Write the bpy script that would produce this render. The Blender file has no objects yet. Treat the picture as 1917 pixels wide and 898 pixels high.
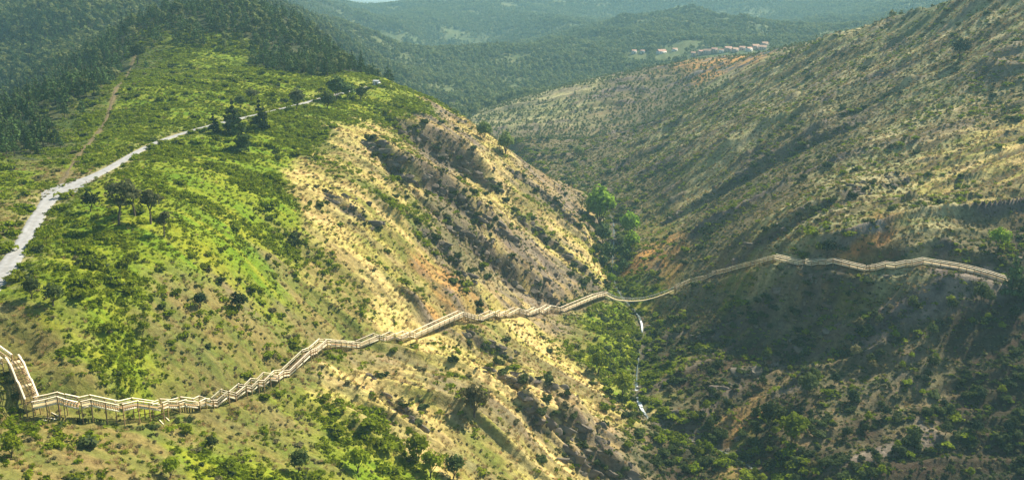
import bpy, bmesh, math, random
import numpy as np
from mathutils import Vector, Matrix

random.seed(7)
RNG = np.random.default_rng(7)
scene = bpy.context.scene
COL = scene.collection

# ------------------------------------------------------------------ camera
W0, H0, FPX = 1917.0, 898.0, 1650.0
CAM_Z, PITCH = 120.0, math.radians(14.6)
cam_data = bpy.data.cameras.new('camera')
cam_data.sensor_width = 36.0
cam_data.lens = 36.0 * FPX / W0
cam_data.clip_start = 1.0
cam_data.clip_end = 20000.0
cam = bpy.data.objects.new('camera', cam_data)
cam.location = (0, 0, CAM_Z)
cam.rotation_euler = (math.pi / 2 - PITCH, 0, 0)
COL.objects.link(cam)
scene.camera = cam

# ------------------------------------------------------------------ sky, sun, exposure
SUN_EL, SUN_AZ = math.radians(44), math.radians(50)     # azimuth measured from +Y (away from the camera) towards +X (right)
world = bpy.data.worlds.new('World')
scene.world = world
world.use_nodes = True
wn = world.node_tree.nodes
sky = wn.new('ShaderNodeTexSky')
sky.sky_type = 'NISHITA'
sky.sun_disc = False
sky.sun_elevation = SUN_EL
sky.sun_rotation = SUN_AZ
sky.altitude = 300
sky.air_density = 1.0
sky.dust_density = 1.5
world.node_tree.links.new(sky.outputs[0], wn['Background'].inputs[0])
wn['Background'].inputs[1].default_value = 0.05
sun_data = bpy.data.lights.new('sun', 'SUN')
sun_data.energy = 5.0
sun_data.angle = math.radians(0.5)
sun_data.color = (1.0, 0.90, 0.70)
sun = bpy.data.objects.new('sun', sun_data)
sdir = Vector((math.sin(SUN_AZ) * math.cos(SUN_EL), math.cos(SUN_AZ) * math.cos(SUN_EL), math.sin(SUN_EL)))
sun.rotation_euler = sdir.to_track_quat('Z', 'Y').to_euler()
sun.location = (300, 200, 400)
COL.objects.link(sun)
scene.view_settings.view_transform = 'Standard'
scene.view_settings.look = 'None'
scene.view_settings.exposure = 1.15
scene.view_settings.gamma = 1.0
scene.view_settings.use_curve_mapping = False
scene.cycles.max_bounces = 5
scene.cycles.diffuse_bounces = 2
scene.cycles.glossy_bounces = 2
scene.cycles.transmission_bounces = 3
scene.cycles.transparent_max_bounces = 6
scene.cycles.volume_bounces = 1
scene.cycles.use_denoising = True

# ------------------------------------------------------------------ numpy helpers
SP, CP = math.sin(PITCH), math.cos(PITCH)

def ray(u, v):
    """World direction, scaled so that y = 1, of photograph pixel (u, v)."""
    a = (np.asarray(u, float) - W0 / 2) / FPX
    b = -(np.asarray(v, float) - H0 / 2) / FPX
    y = CP + b * SP
    return a / y, (-SP + b * CP) / y

def at(u, v, Y):
    dx, dz = ray(u, v)
    return dx * Y, np.asarray(Y, float) + 0 * dx, CAM_Z + dz * Y

def project(x, y, z):
    zz = z - CAM_Z
    f = y * CP - zz * SP
    up = y * SP + zz * CP
    return W0 / 2 + FPX * x / f, H0 / 2 - FPX * up / f, f

def hash2(ix, iy, s):
    h = (ix.astype(np.int64) * 374761393 + iy.astype(np.int64) * 668265263 + s * 1274126177) & 0xFFFFFFFF
    h = ((h ^ (h >> 13)) * 1274126177) & 0xFFFFFFFF
    h = h ^ (h >> 16)
    return (h & 0xFFFFFF).astype(np.float32) / np.float32(0xFFFFFF)

def vnoise(x, y, s=0):
    ix = np.floor(x); iy = np.floor(y)
    fx = (x - ix).astype(np.float32); fy = (y - iy).astype(np.float32)
    fx = fx * fx * fx * (fx * (fx * 6 - 15) + 10); fy = fy * fy * fy * (fy * (fy * 6 - 15) + 10)
    ix = ix.astype(np.int64); iy = iy.astype(np.int64)
    a = hash2(ix, iy, s); b = hash2(ix + 1, iy, s); c = hash2(ix, iy + 1, s); d = hash2(ix + 1, iy + 1, s)
    return (a + (b - a) * fx + (c - a) * fy + (a - b - c + d) * fx * fy) * 2 - 1

def fbm(x, y, s=0, octv=4, gain=0.5):
    t = 0; a = 1.0; n = 0
    for o in range(octv):
        t = t + a * vnoise(x, y, s + o * 17)
        n += a; a *= gain
        x, y = 1.9 * x + 0.31 * y + 3.7, 1.9 * y - 0.31 * x + 1.3
    return t / n

def ridged(x, y, s=0, octv=3):
    t = 0; a = 1.0; n = 0
    for o in range(octv):
        t = t + a * (1 - 2 * np.abs(vnoise(x, y, s + o * 23)))
        n += a; a *= 0.5
        x, y = 2.05 * x + 1.1, 2.05 * y + 4.2
    return t / n

def sstep(a, b, x):
    t = np.clip((x - a) / (b - a), 0, 1)
    return t * t * (3 - 2 * t)

# ------------------------------------------------------------------ terrain: control points (pixel u, v, metres below the camera)
K = lambda v: -ray(960, v)[1]
DROP = [  # u, v, drop    (distance = drop / slope of the sight line)
 (0,898,70),(300,898,77),(600,898,88),(900,898,104),(1100,898,117),(1270,898,124),(1400,898,123),
 (60,755,69),(300,755,76),(600,755,86),(900,755,98),(1060,755,109),(1190,740,120),(1280,740,119),
 (0,640,62),(200,640,65.5),(400,640,72),(600,640,83),(800,640,92),(1000,640,107),(1120,640,115),(1203,610,117.5),(1260,620,115),
 (700,500,76),(700,350,60),(700,250,48),
 (900,590,97),(900,450,85),(900,350,75),(1000,560,106),(1000,450,94),(1000,350,81),
 (1130,550,114),(1160,555,116),(1150,450,112),(1150,405,109),
 (400,600,69),(400,450,58),(400,350,51),(400,235,42),
 (150,700,66),(150,560,58),(150,450,54),(150,342,48.5),
 (0,530,56),(0,450,53),(0,350,50),(85,362,49.5),(250,286,45.5),(550,200,39),(690,164,36.5),
 (550,560,75.5),(550,450,66),(550,330,54),(550,260,47),
 (200,200,38),(250,105,24),(330,60,14),(500,110,26),(600,165,35.5),(60,250,45),(150,180,35),(380,130,29),
 (760,180,41),(850,215,52),(905,250,62),(960,290,74),(1050,345,91),(1105,395,104),(1125,440,110),
]
DIST = [  # u, v, Y
 (1500,898,208),(1700,898,206),(1900,898,205),(1300,700,268),(1300,600,306),(1300,530,331),(1300,420,395),(1300,300,500),(1300,200,650),
 (1210,350,510),(1500,700,258),(1500,600,282),(1500,488,292),(1500,350,360),(1500,200,490),(1500,90,690),
 (1400,510,308),(1600,495,286),(1700,700,245),(1700,490,281),(1700,350,335),(1700,200,430),(1700,80,530),
 (1900,700,236),(1900,520,270),(1900,350,320),(1900,200,385),(1900,50,460),
 (1440,102,735),(1600,60,640),(1740,22,560),(1850,-30,520),(1960,-70,500),
 (930,228,760),(1000,190,795),(1100,155,825),(1200,130,850),(1290,114,860),(1000,275,640),(1100,262,660),(1100,330,565),(1200,235,690),(1240,160,790),
 (900,262,700),(860,222,810),
 (300,30,560),(500,48,650),(620,108,540),(690,140,490),(580,60,650),(420,20,620),
 (50,150,600),(50,50,740),(0,200,600),(0,100,720),(150,50,720),(0,0,900),(200,-20,850),(-150,60,800),
 (800,150,1050),(700,115,1150),(760,60,1800),(900,110,1350),(900,45,2000),(1000,120,1250),(1000,60,1850),(1150,95,1350),(1300,60,1750),(1300,98,1230),(1400,88,1280),(1450,65,1650),(1600,45,1800),
 (1000,-30,2600),(1150,-50,2600),(1300,-60,2600),(1450,-55,2600),(1600,-55,2600),(1750,-65,2600),(1900,-85,2600),(900,-18,2700),(840,-14,2700),(775,40,3400),(695,54,3800),(632,40,3400),(592,-10,2500),(634,8,2500),(662,22,2550),(690,27,2600),(718,22,2550),(748,8,2500),(690,40,2200),(640,30,2100),(740,32,2150),(600,12,2000),(790,10,2300),(540,-26,2200),(450,-60,1900),(570,38,950),(480,10,1000),(660,60,1250),(740,98,1330),(820,128,1400),(690,75,1750),(800,100,1800),(1240,45,1600),(1120,70,1650),(1010,98,1700),(930,112,1600),(1180,30,2300),
 (300,-60,1700),(100,-80,1700),(-200,-100,1700),
]
WORLDP = [  # x, y, z   outside the frame or hidden behind crests
 (-190,110,78),(-230,200,84),(-230,300,84),(-120,70,66),(-40,60,36),(40,60,8),(100,60,4),(85,150,-3),(72,190,-4),
 (220,100,14),(240,160,14),(330,200,50),(330,330,100),(380,450,135),(420,600,130),(330,650,92),(450,800,100),(600,500,150),(600,200,90),
 (-300,420,40),(-330,500,32),(-260,390,60),(-420,400,30),(-420,600,60),(-500,300,60),
 (-60,580,40),(-100,620,60),(-40,700,18),(20,560,14),(40,520,11),(-120,800,18),(-200,720,60),(-180,900,30),
 (110,920,44),(200,930,54),(300,930,62),(420,950,80),
 (-300,1150,105),(-600,900,140),(-800,1500,220),(1100,1000,190),(1300,1600,240),(1100,600,190),(-900,2200,260),
 (300,3600,260),(1200,3600,320),(-900,5500,30),(0,5500,30),(900,5500,60),(-1200,8500,0),(0,8500,0),(1200,8500,0),(2200,3000,320),(-1800,3200,330),(-900,600,110),(-900,200,90),(900,200,130),
 (-500,-200,80),(0,-200,20),(500,-200,70),(-1500,1500,220),(2000,1500,260),
]
pts = []
for u, v, d in DROP:
    pts.append(at(u, v, d / K(v)))
for u, v, Y in DIST:
    pts.append(at(u, v, Y))
for p in WORLDP:
    pts.append(p)
CTRL = np.array([[float(c) for c in p] for p in pts])
S_ = 400.0

def _phi(r2):
    return 0.5 * r2 * np.log(np.maximum(r2, 1e-12))

def _fit():
    P = CTRL[:, :2] / S_
    n = len(P)
    d2 = ((P[:, None] - P[None]) ** 2).sum(-1)
    A = np.zeros((n + 3, n + 3))
    lam = 2e-4 * np.maximum(1.0, (CTRL[:, 1] / 400.0))
    A[:n, :n] = _phi(d2) + np.diag(lam)
    A[:n, n] = 1; A[:n, n + 1:] = P
    A[n, :n] = 1; A[n + 1:, :n] = P.T
    b = np.concatenate([CTRL[:, 2], np.zeros(3)])
    return P, np.linalg.solve(A, b)
RP, RW = _fit()

def base_h(x, y):
    x = np.asarray(x, float); y = np.asarray(y, float)
    shp = np.broadcast(x, y).shape
    xf = np.broadcast_to(x, shp).ravel() / S_; yf = np.broadcast_to(y, shp).ravel() / S_
    out = np.empty(xf.size)
    n = len(RP)
    for i in range(0, xf.size, 120000):
        sx = xf[i:i + 120000].astype(np.float32); sy = yf[i:i + 120000].astype(np.float32)
        z = np.full(sx.size, RW[n]) + RW[n + 1] * sx + RW[n + 2] * sy
        for k in range(n):
            r2 = (sx - np.float32(RP[k, 0])) ** 2 + (sy - np.float32(RP[k, 1])) ** 2
            z += RW[k] * 0.5 * (r2 * np.log(r2 + 1e-9))
        out[i:i + 120000] = z
    return out.reshape(shp)

def polyline_dist(px, py, x, y, reach=40.0):
    """Distance to a polyline (up to reach) and the arc parameter (index + fraction) of the nearest point."""
    shp = x.shape
    x = x.ravel(); y = y.ravel()
    best = np.full(x.shape, 1e12); arc = np.zeros(x.shape)
    B = 8
    for j in range(0, len(px) - 1, B):
        e = min(j + B, len(px) - 1)
        sx, sy = px[j:e + 1], py[j:e + 1]
        idx = np.nonzero((x > sx.min() - reach) & (x < sx.max() + reach) & (y > sy.min() - reach) & (y < sy.max() + reach))[0]
        if not idx.size:
            continue
        qx, qy, bb, aa = x[idx], y[idx], best[idx], arc[idx]
        for i in range(j, e):
            ax, ay, bx_, by_ = px[i], py[i], px[i + 1], py[i + 1]
            L2 = (bx_ - ax) ** 2 + (by_ - ay) ** 2 + 1e-9
            t = np.clip(((qx - ax) * (bx_ - ax) + (qy - ay) * (by_ - ay)) / L2, 0, 1)
            d = (qx - ax - t * (bx_ - ax)) ** 2 + (qy - ay - t * (by_ - ay)) ** 2
            m = d < bb
            bb = np.where(m, d, bb); aa = np.where(m, i + t, aa)
        best[idx] = bb; arc[idx] = aa
    return np.sqrt(best).reshape(shp), arc.reshape(shp)

def resample(P, step):
    P = np.asarray(P, float)
    seg = np.sqrt((np.diff(P[:, :2], axis=0) ** 2).sum(1)); s = np.concatenate([[0], np.cumsum(seg)])
    n = max(2, int(s[-1] / step) + 1)
    t = np.linspace(0, s[-1], n)
    return np.stack([np.interp(t, s, P[:, k]) for k in range(P.shape[1])], 1)

def smooth_line(P, it=3):
    P = np.array(P, float)
    for _ in range(it):
        Q = P.copy(); Q[1:-1] = 0.25 * P[:-2] + 0.5 * P[1:-1] + 0.25 * P[2:]
        P = Q
    return P

def march(hfun, u, v, t0=70.0, t1=3500.0, n=420):
    """First hit of the sight lines of pixels (u, v) with the surface z = hfun(x, y)."""
    u = np.atleast_1d(np.asarray(u, float)); v = np.atleast_1d(np.asarray(v, float))
    dx, dz = ray(u, v)
    T = np.geomspace(t0, t1, n)
    X = dx[:, None] * T; Y = np.broadcast_to(T, X.shape); Z = CAM_Z + dz[:, None] * T
    below = Z < hfun(X, Y)
    hit = below.any(1)
    i = np.maximum(below.argmax(1), 1)
    lo = T[i - 1]; hi = T[i]
    for _ in range(14):
        m = 0.5 * (lo + hi)
        b = (CAM_Z + dz * m) < hfun(dx * m, m)
        hi = np.where(b, m, hi); lo = np.where(b, lo, m)
    t = hi
    return dx * t, t, CAM_Z + dz * t, hit

# ------------------------------------------------------------------ lines that shape the ground: stream, road, footpath
STREAM_W = [(84,120),(80,170),(74,205),(64,232)]
_sp = [(1215,800,121.5),(1190,745,120),(1192,690,119.3),(1200,640,118.5),(1206,600,117.6),(1188,575,117),(1160,556,116),(1148,520,115),(1146,480,113.5),(1150,440,112),(1148,405,109.5)]
_sx = [(x, y, float(base_h(x, y))) for x, y in STREAM_W]
_sx = [(x, y, -3.5) for x, y in STREAM_W]
for u, v, d in _sp:
    p = at(u, v, d / K(v)); _sx.append(tuple(float(c) for c in p))
for p in [(48, 505, 11.5), (24, 560, 13), (2, 620, 16), (-22, 690, 20), (-50, 800, 25), (-60, 930, 31)]:
    _sx.append(p)
STREAM = smooth_line(resample(_sx, 6.0), 4)

ROAD_PX = [(-45,570),(-20,545),(5,515),(30,480),(52,445),(66,415),(76,390),(90,367),(110,354),(135,347),(165,337),(190,325),(215,311),(235,298),(250,287),(275,273),(300,263),(330,253),(360,244),(390,236),(430,226),(470,218),(510,209),(547,201),(580,190),(610,182),(640,175),(665,168),(690,164),(715,158)]
TRAIL_PX = [(110,350),(130,312),(160,276),(185,246),(205,210),(215,182),(222,160),(238,135),(250,115),(258,92)]

def lay(px, h=base_h):
    x, y, z, _ = march(h, [p[0] for p in px], [p[1] for p in px])
    return np.stack([x, y, z], 1)
ROAD = smooth_line(resample(smooth_line(lay(ROAD_PX), 2), 4.0), 6)
TRAIL = smooth_line(resample(smooth_line(lay(TRAIL_PX), 1), 3.0), 3)

SCARP_PX = [  # rock ledges: pixel trace, height of the step, width of its face
 ([(735,238),(800,268),(870,308),(925,348)], 10.0, 4.2),
 ([(690,262),(750,325),(830,372),(900,428),(965,462)], 9.0, 4.0),
 ([(830,425),(890,446),(960,508),(1035,556)], 8.5, 3.4),
 ([(780,425),(830,470),(870,510)], 2.4, 1.4),
 ([(605,362),(650,395),(690,420)], 1.8, 1.6),
 ([(960,330),(1030,385),(1100,450)], 3.0, 2.0),
 ([(960,400),(1040,460),(1110,520)], 3.0, 2.0),
 ([(850,622),(905,645),(965,665)], 3.2, 1.6),
 ([(925,700),(980,722),(1050,745)], 3.0, 1.6),
 ([(975,765),(1040,800),(1120,835)], 7.0, 3.4),
 ([(1070,850),(1130,872),(1200,900)], 5.5, 2.8),
 ([(700,735),(745,765),(790,800)], 1.6, 1.4),
 ([(1250,415),(1360,350),(1480,285),(1600,235)], 3.0, 3.0),
 ([(1330,520),(1450,440),(1560,385),(1700,330)], 2.6, 2.4),
 ([(1290,640),(1400,600),(1520,560),(1640,540)], 3.5, 3.0),
 ([(1300,780),(1400,700),(1500,650),(1650,610)], 3.0, 2.6),
]

WALKS = []

def streak(x, y, seed, along=45.0, across=3.0, octv=3):
    """Noise drawn out down the fall line of either flank."""
    left = sstep(-40, 30, 60 + (y - 300) * -0.05 - x)
    wx = x + 6 * vnoise(x / 30, y / 30, 13); wy = y + 4 * vnoise(x / 28, y / 28, 14)
    t = (wy + 0.34 * wx) * left + (wy - 0.16 * wx) * (1 - left)
    return fbm(wx / along, t / across, seed, octv)
SCARPS = [(resample(lay(px), 3.0), A, wd) for px, A, wd in SCARP_PX]

def height(x, y, want_aux=False):
    x = np.asarray(x, float); y = np.asarray(y, float)
    h = base_h(x, y)
    far = sstep(500, 1200, y)
    # ribs and gullies run down the fall line, which on both flanks is close to the x direction
    wx = x + 9 * fbm(x / 40, y / 40, 11, 2); wy = y + 7 * fbm(x / 37, y / 37, 12, 2)
    left = sstep(-40, 30, 60 + (y - 300) * -0.05 - x)               # 1 on the left flank
    ra = (wy + 0.30 * wx) * left + (wy - 0.10 * wx) * (1 - left)
    rough = 0.35 + 0.65 * sstep(-90, -30, x) * sstep(120, 220, y)      # smooth scrub field on the far left
    rough = np.maximum(rough, 1.35 * (1 - left))
    rib = ridged(wx / 95, ra / 21, 31, 3)
    rib2 = ridged(wx / 26 + 5, ra / 7.5, 41, 2)
    n = 1.9 * rough * rib + 0.7 * rough * rib2
    n = n + 1.5 * fbm(x / 55, y / 55, 51, 3) * (0.5 + 0.5 * rough) + 0.28 * fbm(x / 5.5, y / 5.5, 61, 3) * (0.4 + 0.6 * rough)
    n = n + far * (5 * fbm(x / 130, y / 130, 71, 4) * (1 - 0.7 * sstep(2000, 2400, y)) + 26 * ridged(x / 210 + 0.35 * y / 210, y / 520, 81, 3) * sstep(1000, 1500, y) * (1 - 0.97 * sstep(1700, 2300, y)))
    n = n + 2.2 * sstep(0.62, 1.0, rib) * rough * (1 - far)
    scarp = np.zeros_like(h)
    for L, A, wd in SCARPS:
        d, a_ = polyline_dist(L[:, 0], L[:, 1], x, y, 34.0)
        yn = np.interp(a_, np.arange(len(L)), L[:, 1])
        s = np.where(y > yn, d, -d) + 1.0 * vnoise(x / 5, y / 5, 91)
        end = np.sin(np.clip(a_ / (len(L) - 1), 0, 1) * np.pi) ** 0.3
        ok = d < 34
        n = n + np.where(ok, A * end * (sstep(-wd, wd, s) - 0.35) * (1 - sstep(4, 32, np.abs(s))), 0)
        scarp = np.maximum(scarp, np.where(ok, end * np.exp(-((s + 0.3 * wd) / (1.3 * wd)) ** 2), 0))
    # road and path are levelled, the stream is cut in
    near = (y < 1000)
    keep = np.ones_like(h)
    dr, ar = polyline_dist(ROAD[:, 0], ROAD[:, 1], x, y)
    zr = np.interp(ar, np.arange(len(ROAD)), ROAD[:, 2])
    mr = 1 - sstep(2.8, 9.0, dr)
    dt, atr = polyline_dist(TRAIL[:, 0], TRAIL[:, 1], x, y)
    mt = 1 - sstep(1.0, 5.0, dt)
    n = n * (1 - mr) * (1 - 0.85 * mt)
    h = h * (1 - mr) + zr * mr + n
    ds, as_ = polyline_dist(STREAM[:, 0], STREAM[:, 1], x, y)
    zs = np.interp(as_, np.arange(len(STREAM)), STREAM[:, 2])
    k = 1 - sstep(1.5, 14.0, ds)
    h = h * (1 - k) + (zs - 0.7 + np.maximum(ds - 1.6, 0) * 0.35 + 0.3 * n) * k
    for L, gap in WALKS:
        d, a_ = polyline_dist(L[:, 0], L[:, 1], x, y, 14.0)
        idx = np.arange(len(L))
        zt = np.interp(a_, idx, L[:, 2]) - np.interp(a_, idx, gap)
        lim = np.clip(h, zt - 1.0, zt + 0.2)
        m = 1 - sstep(1.6, 9.0, d)
        h = h * (1 - m) + lim * m
    if want_aux:
        return h, rib, rib2, rough, left, dr, dt, ds, scarp
    return h

# ------------------------------------------------------------------ course of the boardwalk (deck level), kept clear of the ground
LEFT_PX = [(62,758),(88,753),(108,748),(121,752),(149,758),(170,753),(223,764),(253,757),(295,763),(307,758),(328,759),(342,755),(368,758),(380,752),(392,756),(401,756),(421,739),(436,743),(454,728),(465,730),(477,718),(488,719),(500,707),(514,709),(522,702),(535,700),(574,663),(587,658),(605,642),(613,643),(634,645),(653,646),(670,647),(705,632),(719,636),(734,629),(746,633),(761,627),(773,630),(818,609),(863,588.5),(890,596),(900,597),(922,587.5),(930,591),(940,587),(947,591),(968,581),(987,588.5),(1005,581),(1013,584),(1027,576),(1045,579),(1053,581),(1083,568.5),(1114,556),(1133,551)]
RIGHT_PX = [(1264,541),(1273,535),(1290,528),(1305,523.5),(1318,521),(1337,512.5),(1345,510.5),(1358,508),(1373,503),(1387,499.5),(1400,496),(1417,492),(1434,487),(1450,482.5),(1475,488),(1499,493.5),(1507,491.5),(1519,493.5),(1532,491),(1547,492),(1560,489),(1590,497),(1620,504),(1629,502.5),(1639,502),(1657,497),(1675,499),(1696,494.5),(1707,494),(1727,489.5),(1760,495),(1795,500.5),(1824,507),(1849,514),(1882,524),(1905,531)]

def walk_nodes(px, lift, win):
    u = np.array([p[0] for p in px], float); v = np.array([p[1] for p in px], float)
    vs = np.array([np.average(v, weights=np.exp(-((u - c) / win) ** 2)) for c in u])
    vs[0] = v[0]; vs[-1] = v[-1]
    x, y, z, _ = march(lambda a, b: base_h(a, b) + lift, u, vs)
    y = smooth_line(y[:, None], 2)[:, 0]
    X, Y, Z = at(u, v, y)
    return np.stack([X, Y, Z], 1)

LEFT = walk_nodes(LEFT_PX, 1.5, 40)
RIGHT = walk_nodes(RIGHT_PX, 1.6, 45)
# the flight that climbs away from the corner, its landings, and the walk going on out of the picture
def climb_nodes():
    c = LEFT[0]
    out = [c + np.array([-0.6, 0.9, 0.0])]
    dirn = np.array([-0.66, 0.751, 0])
    for L, dz in ((3.3, 2.0), (1.3, 0.0), (3.3, 2.0), (1.3, 0.0), (0.8, 0.35), (1.6, 0.0)):
        out.append(out[-1] + dirn * L + np.array([0, 0, dz]))
    return np.array(out)
CLIMB = climb_nodes()
UPPER = [CLIMB[-1] + np.array([-0.8, -0.3, 0.0])]
for L, dz in ((3.2, 1.5), (2.0, 0.9), (1.2, 0.0), (4.0, 1.8), (1.2, 0.0), (4.0, 1.6)):
    UPPER.append(UPPER[-1] + np.array([-0.93, 0.36, 0]) * L + np.array([0, 0, dz]))
UPPER = np.array(UPPER)

_g = np.full(len(LEFT), 1.0); _g[:11] = [2.6, 3.2, 3.5, 3.5, 3.5, 3.5, 3.5, 3.5, 3.2, 2.6, 1.8]; _g[39:42] = 2.2
WALKS += [(LEFT, _g), (CLIMB, np.array([2.2, 2.0, 1.8, 1.8, 1.8, 1.8, 1.8])), (UPPER, np.full(len(UPPER), 1.6)), (RIGHT, np.full(len(RIGHT), 1.1))]

# ------------------------------------------------------------------ ground cover zones: what grows or lies bare where, plus shade in the dark tones
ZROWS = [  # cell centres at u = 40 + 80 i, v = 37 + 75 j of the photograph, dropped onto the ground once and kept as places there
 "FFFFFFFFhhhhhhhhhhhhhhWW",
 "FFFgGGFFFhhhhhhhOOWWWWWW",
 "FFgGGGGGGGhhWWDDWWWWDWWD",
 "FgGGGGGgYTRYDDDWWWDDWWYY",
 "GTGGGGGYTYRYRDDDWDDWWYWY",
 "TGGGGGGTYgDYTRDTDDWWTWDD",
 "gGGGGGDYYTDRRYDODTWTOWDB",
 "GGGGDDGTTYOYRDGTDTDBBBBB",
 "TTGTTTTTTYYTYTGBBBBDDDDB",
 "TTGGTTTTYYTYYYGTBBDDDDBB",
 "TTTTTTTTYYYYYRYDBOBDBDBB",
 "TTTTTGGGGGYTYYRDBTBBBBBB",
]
CATS = "GgTYRWODBFh"
CA = {  # two ground tones of each zone (base colour, linear); D, B, F include painted shade
 'G': ((.125, .200, .010), (.23, .25, .02)), 'g': ((.075, .115, .020), (.15, .15, .04)),
 'T': ((.22, .175, .06), (.13, .15, .03)), 'Y': ((.63, .48, .19), (.32, .29, .07)),
 'R': ((.21, .17, .125), (.36, .26, .10)), 'W': ((.42, .365, .195), (.215, .225, .09)),
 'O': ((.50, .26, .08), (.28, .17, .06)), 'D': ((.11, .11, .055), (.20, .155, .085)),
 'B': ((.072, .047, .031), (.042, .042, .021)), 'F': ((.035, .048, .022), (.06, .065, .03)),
 'h': ((.075, .10, .04), (.13, .14, .06)),
}
_zu, _zv, _zc = [], [], []
for j, row in enumerate(ZROWS):
    for i, c in enumerate(row):
        _zu.append(40 + 80 * i); _zv.append(37 + 75 * j); _zc.append(CATS.index(c))
_zx, _zy, _zz, _ = march(base_h, _zu, _zv)
ZQ = np.stack([_zx / _zy / 0.034, np.log(_zy) / 0.085], 1).astype(np.float32)
ZHOT = np.eye(len(CATS), dtype=np.float32)[_zc]

ZGN = 260
ZG0 = np.array([-26.0, math.log(20) / 0.085], np.float32); ZGS = (np.array([26.0, math.log(9500) / 0.085], np.float32) - ZG0) / (ZGN - 1)

def _zone_grid():
    A, B = np.meshgrid(ZG0[0] + ZGS[0] * np.arange(ZGN, dtype=np.float32), ZG0[1] + ZGS[1] * np.arange(ZGN, dtype=np.float32))
    d = (A.ravel()[:, None] - ZQ[None, :, 0]) ** 2 + (B.ravel()[:, None] - ZQ[None, :, 1]) ** 2
    d -= d.min(1, keepdims=True)
    w = np.exp(-0.9 * d) @ ZHOT
    return (w / w.sum(1, keepdims=True)).reshape(ZGN, ZGN, -1)
ZGRID = _zone_grid()

def zones(x, y):
    """Weights of the ground-cover zones at world points."""
    x = np.asarray(x, float).ravel(); y = np.maximum(np.asarray(y, float).ravel(), 20)
    wx = x + 13 * fbm(x / 30, y / 12, 101, 3); wy = y + 12 * fbm(x / 30 + 7, y / 14, 102, 3)
    a = (wx / wy / 0.034).astype(np.float32); b = (np.log(np.maximum(wy, 20)) / 0.085).astype(np.float32)
    ga = np.clip((a - ZG0[0]) / ZGS[0], 0, ZGN - 1.001); gb = np.clip((b - ZG0[1]) / ZGS[1], 0, ZGN - 1.001)
    ia = ga.astype(np.int32); ib = gb.astype(np.int32); fa = (ga - ia)[:, None]; fb = (gb - ib)[:, None]
    out = (ZGRID[ib, ia] * (1 - fa) + ZGRID[ib, ia + 1] * fa) * (1 - fb) + (ZGRID[ib + 1, ia] * (1 - fa) + ZGRID[ib + 1, ia + 1] * fa) * fb
    out /= out.sum(1, keepdims=True)
    SK = [streak(x, y, 200 + 31 * q, 40.0, 6.0) for q in range(4)]
    for c in range(len(CATS)):
        out[:, c] = np.maximum(out[:, c] + (0.36 * SK[c % 4] * (1 if c % 3 else -1) + 0.14 * fbm(x / 3, y / 2, 300 + c, 2)) * (out[:, c] > 0.02), 0)
    out = out ** 3
    out /= out.sum(1, keepdims=True) + 1e-6
    return out

# ------------------------------------------------------------------ materials
MATS = {}

def new_mat(name):
    m = bpy.data.materials.new(name)
    m.use_nodes = True
    MATS[name] = m
    return m, m.node_tree, m.node_tree.nodes['Principled BSDF']

def nd(t, kind, **kw):
    n = t.nodes.new(kind)
    for k, v in kw.items():
        if isinstance(k, str) and hasattr(n, k):
            setattr(n, k, v)
    return n

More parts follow.
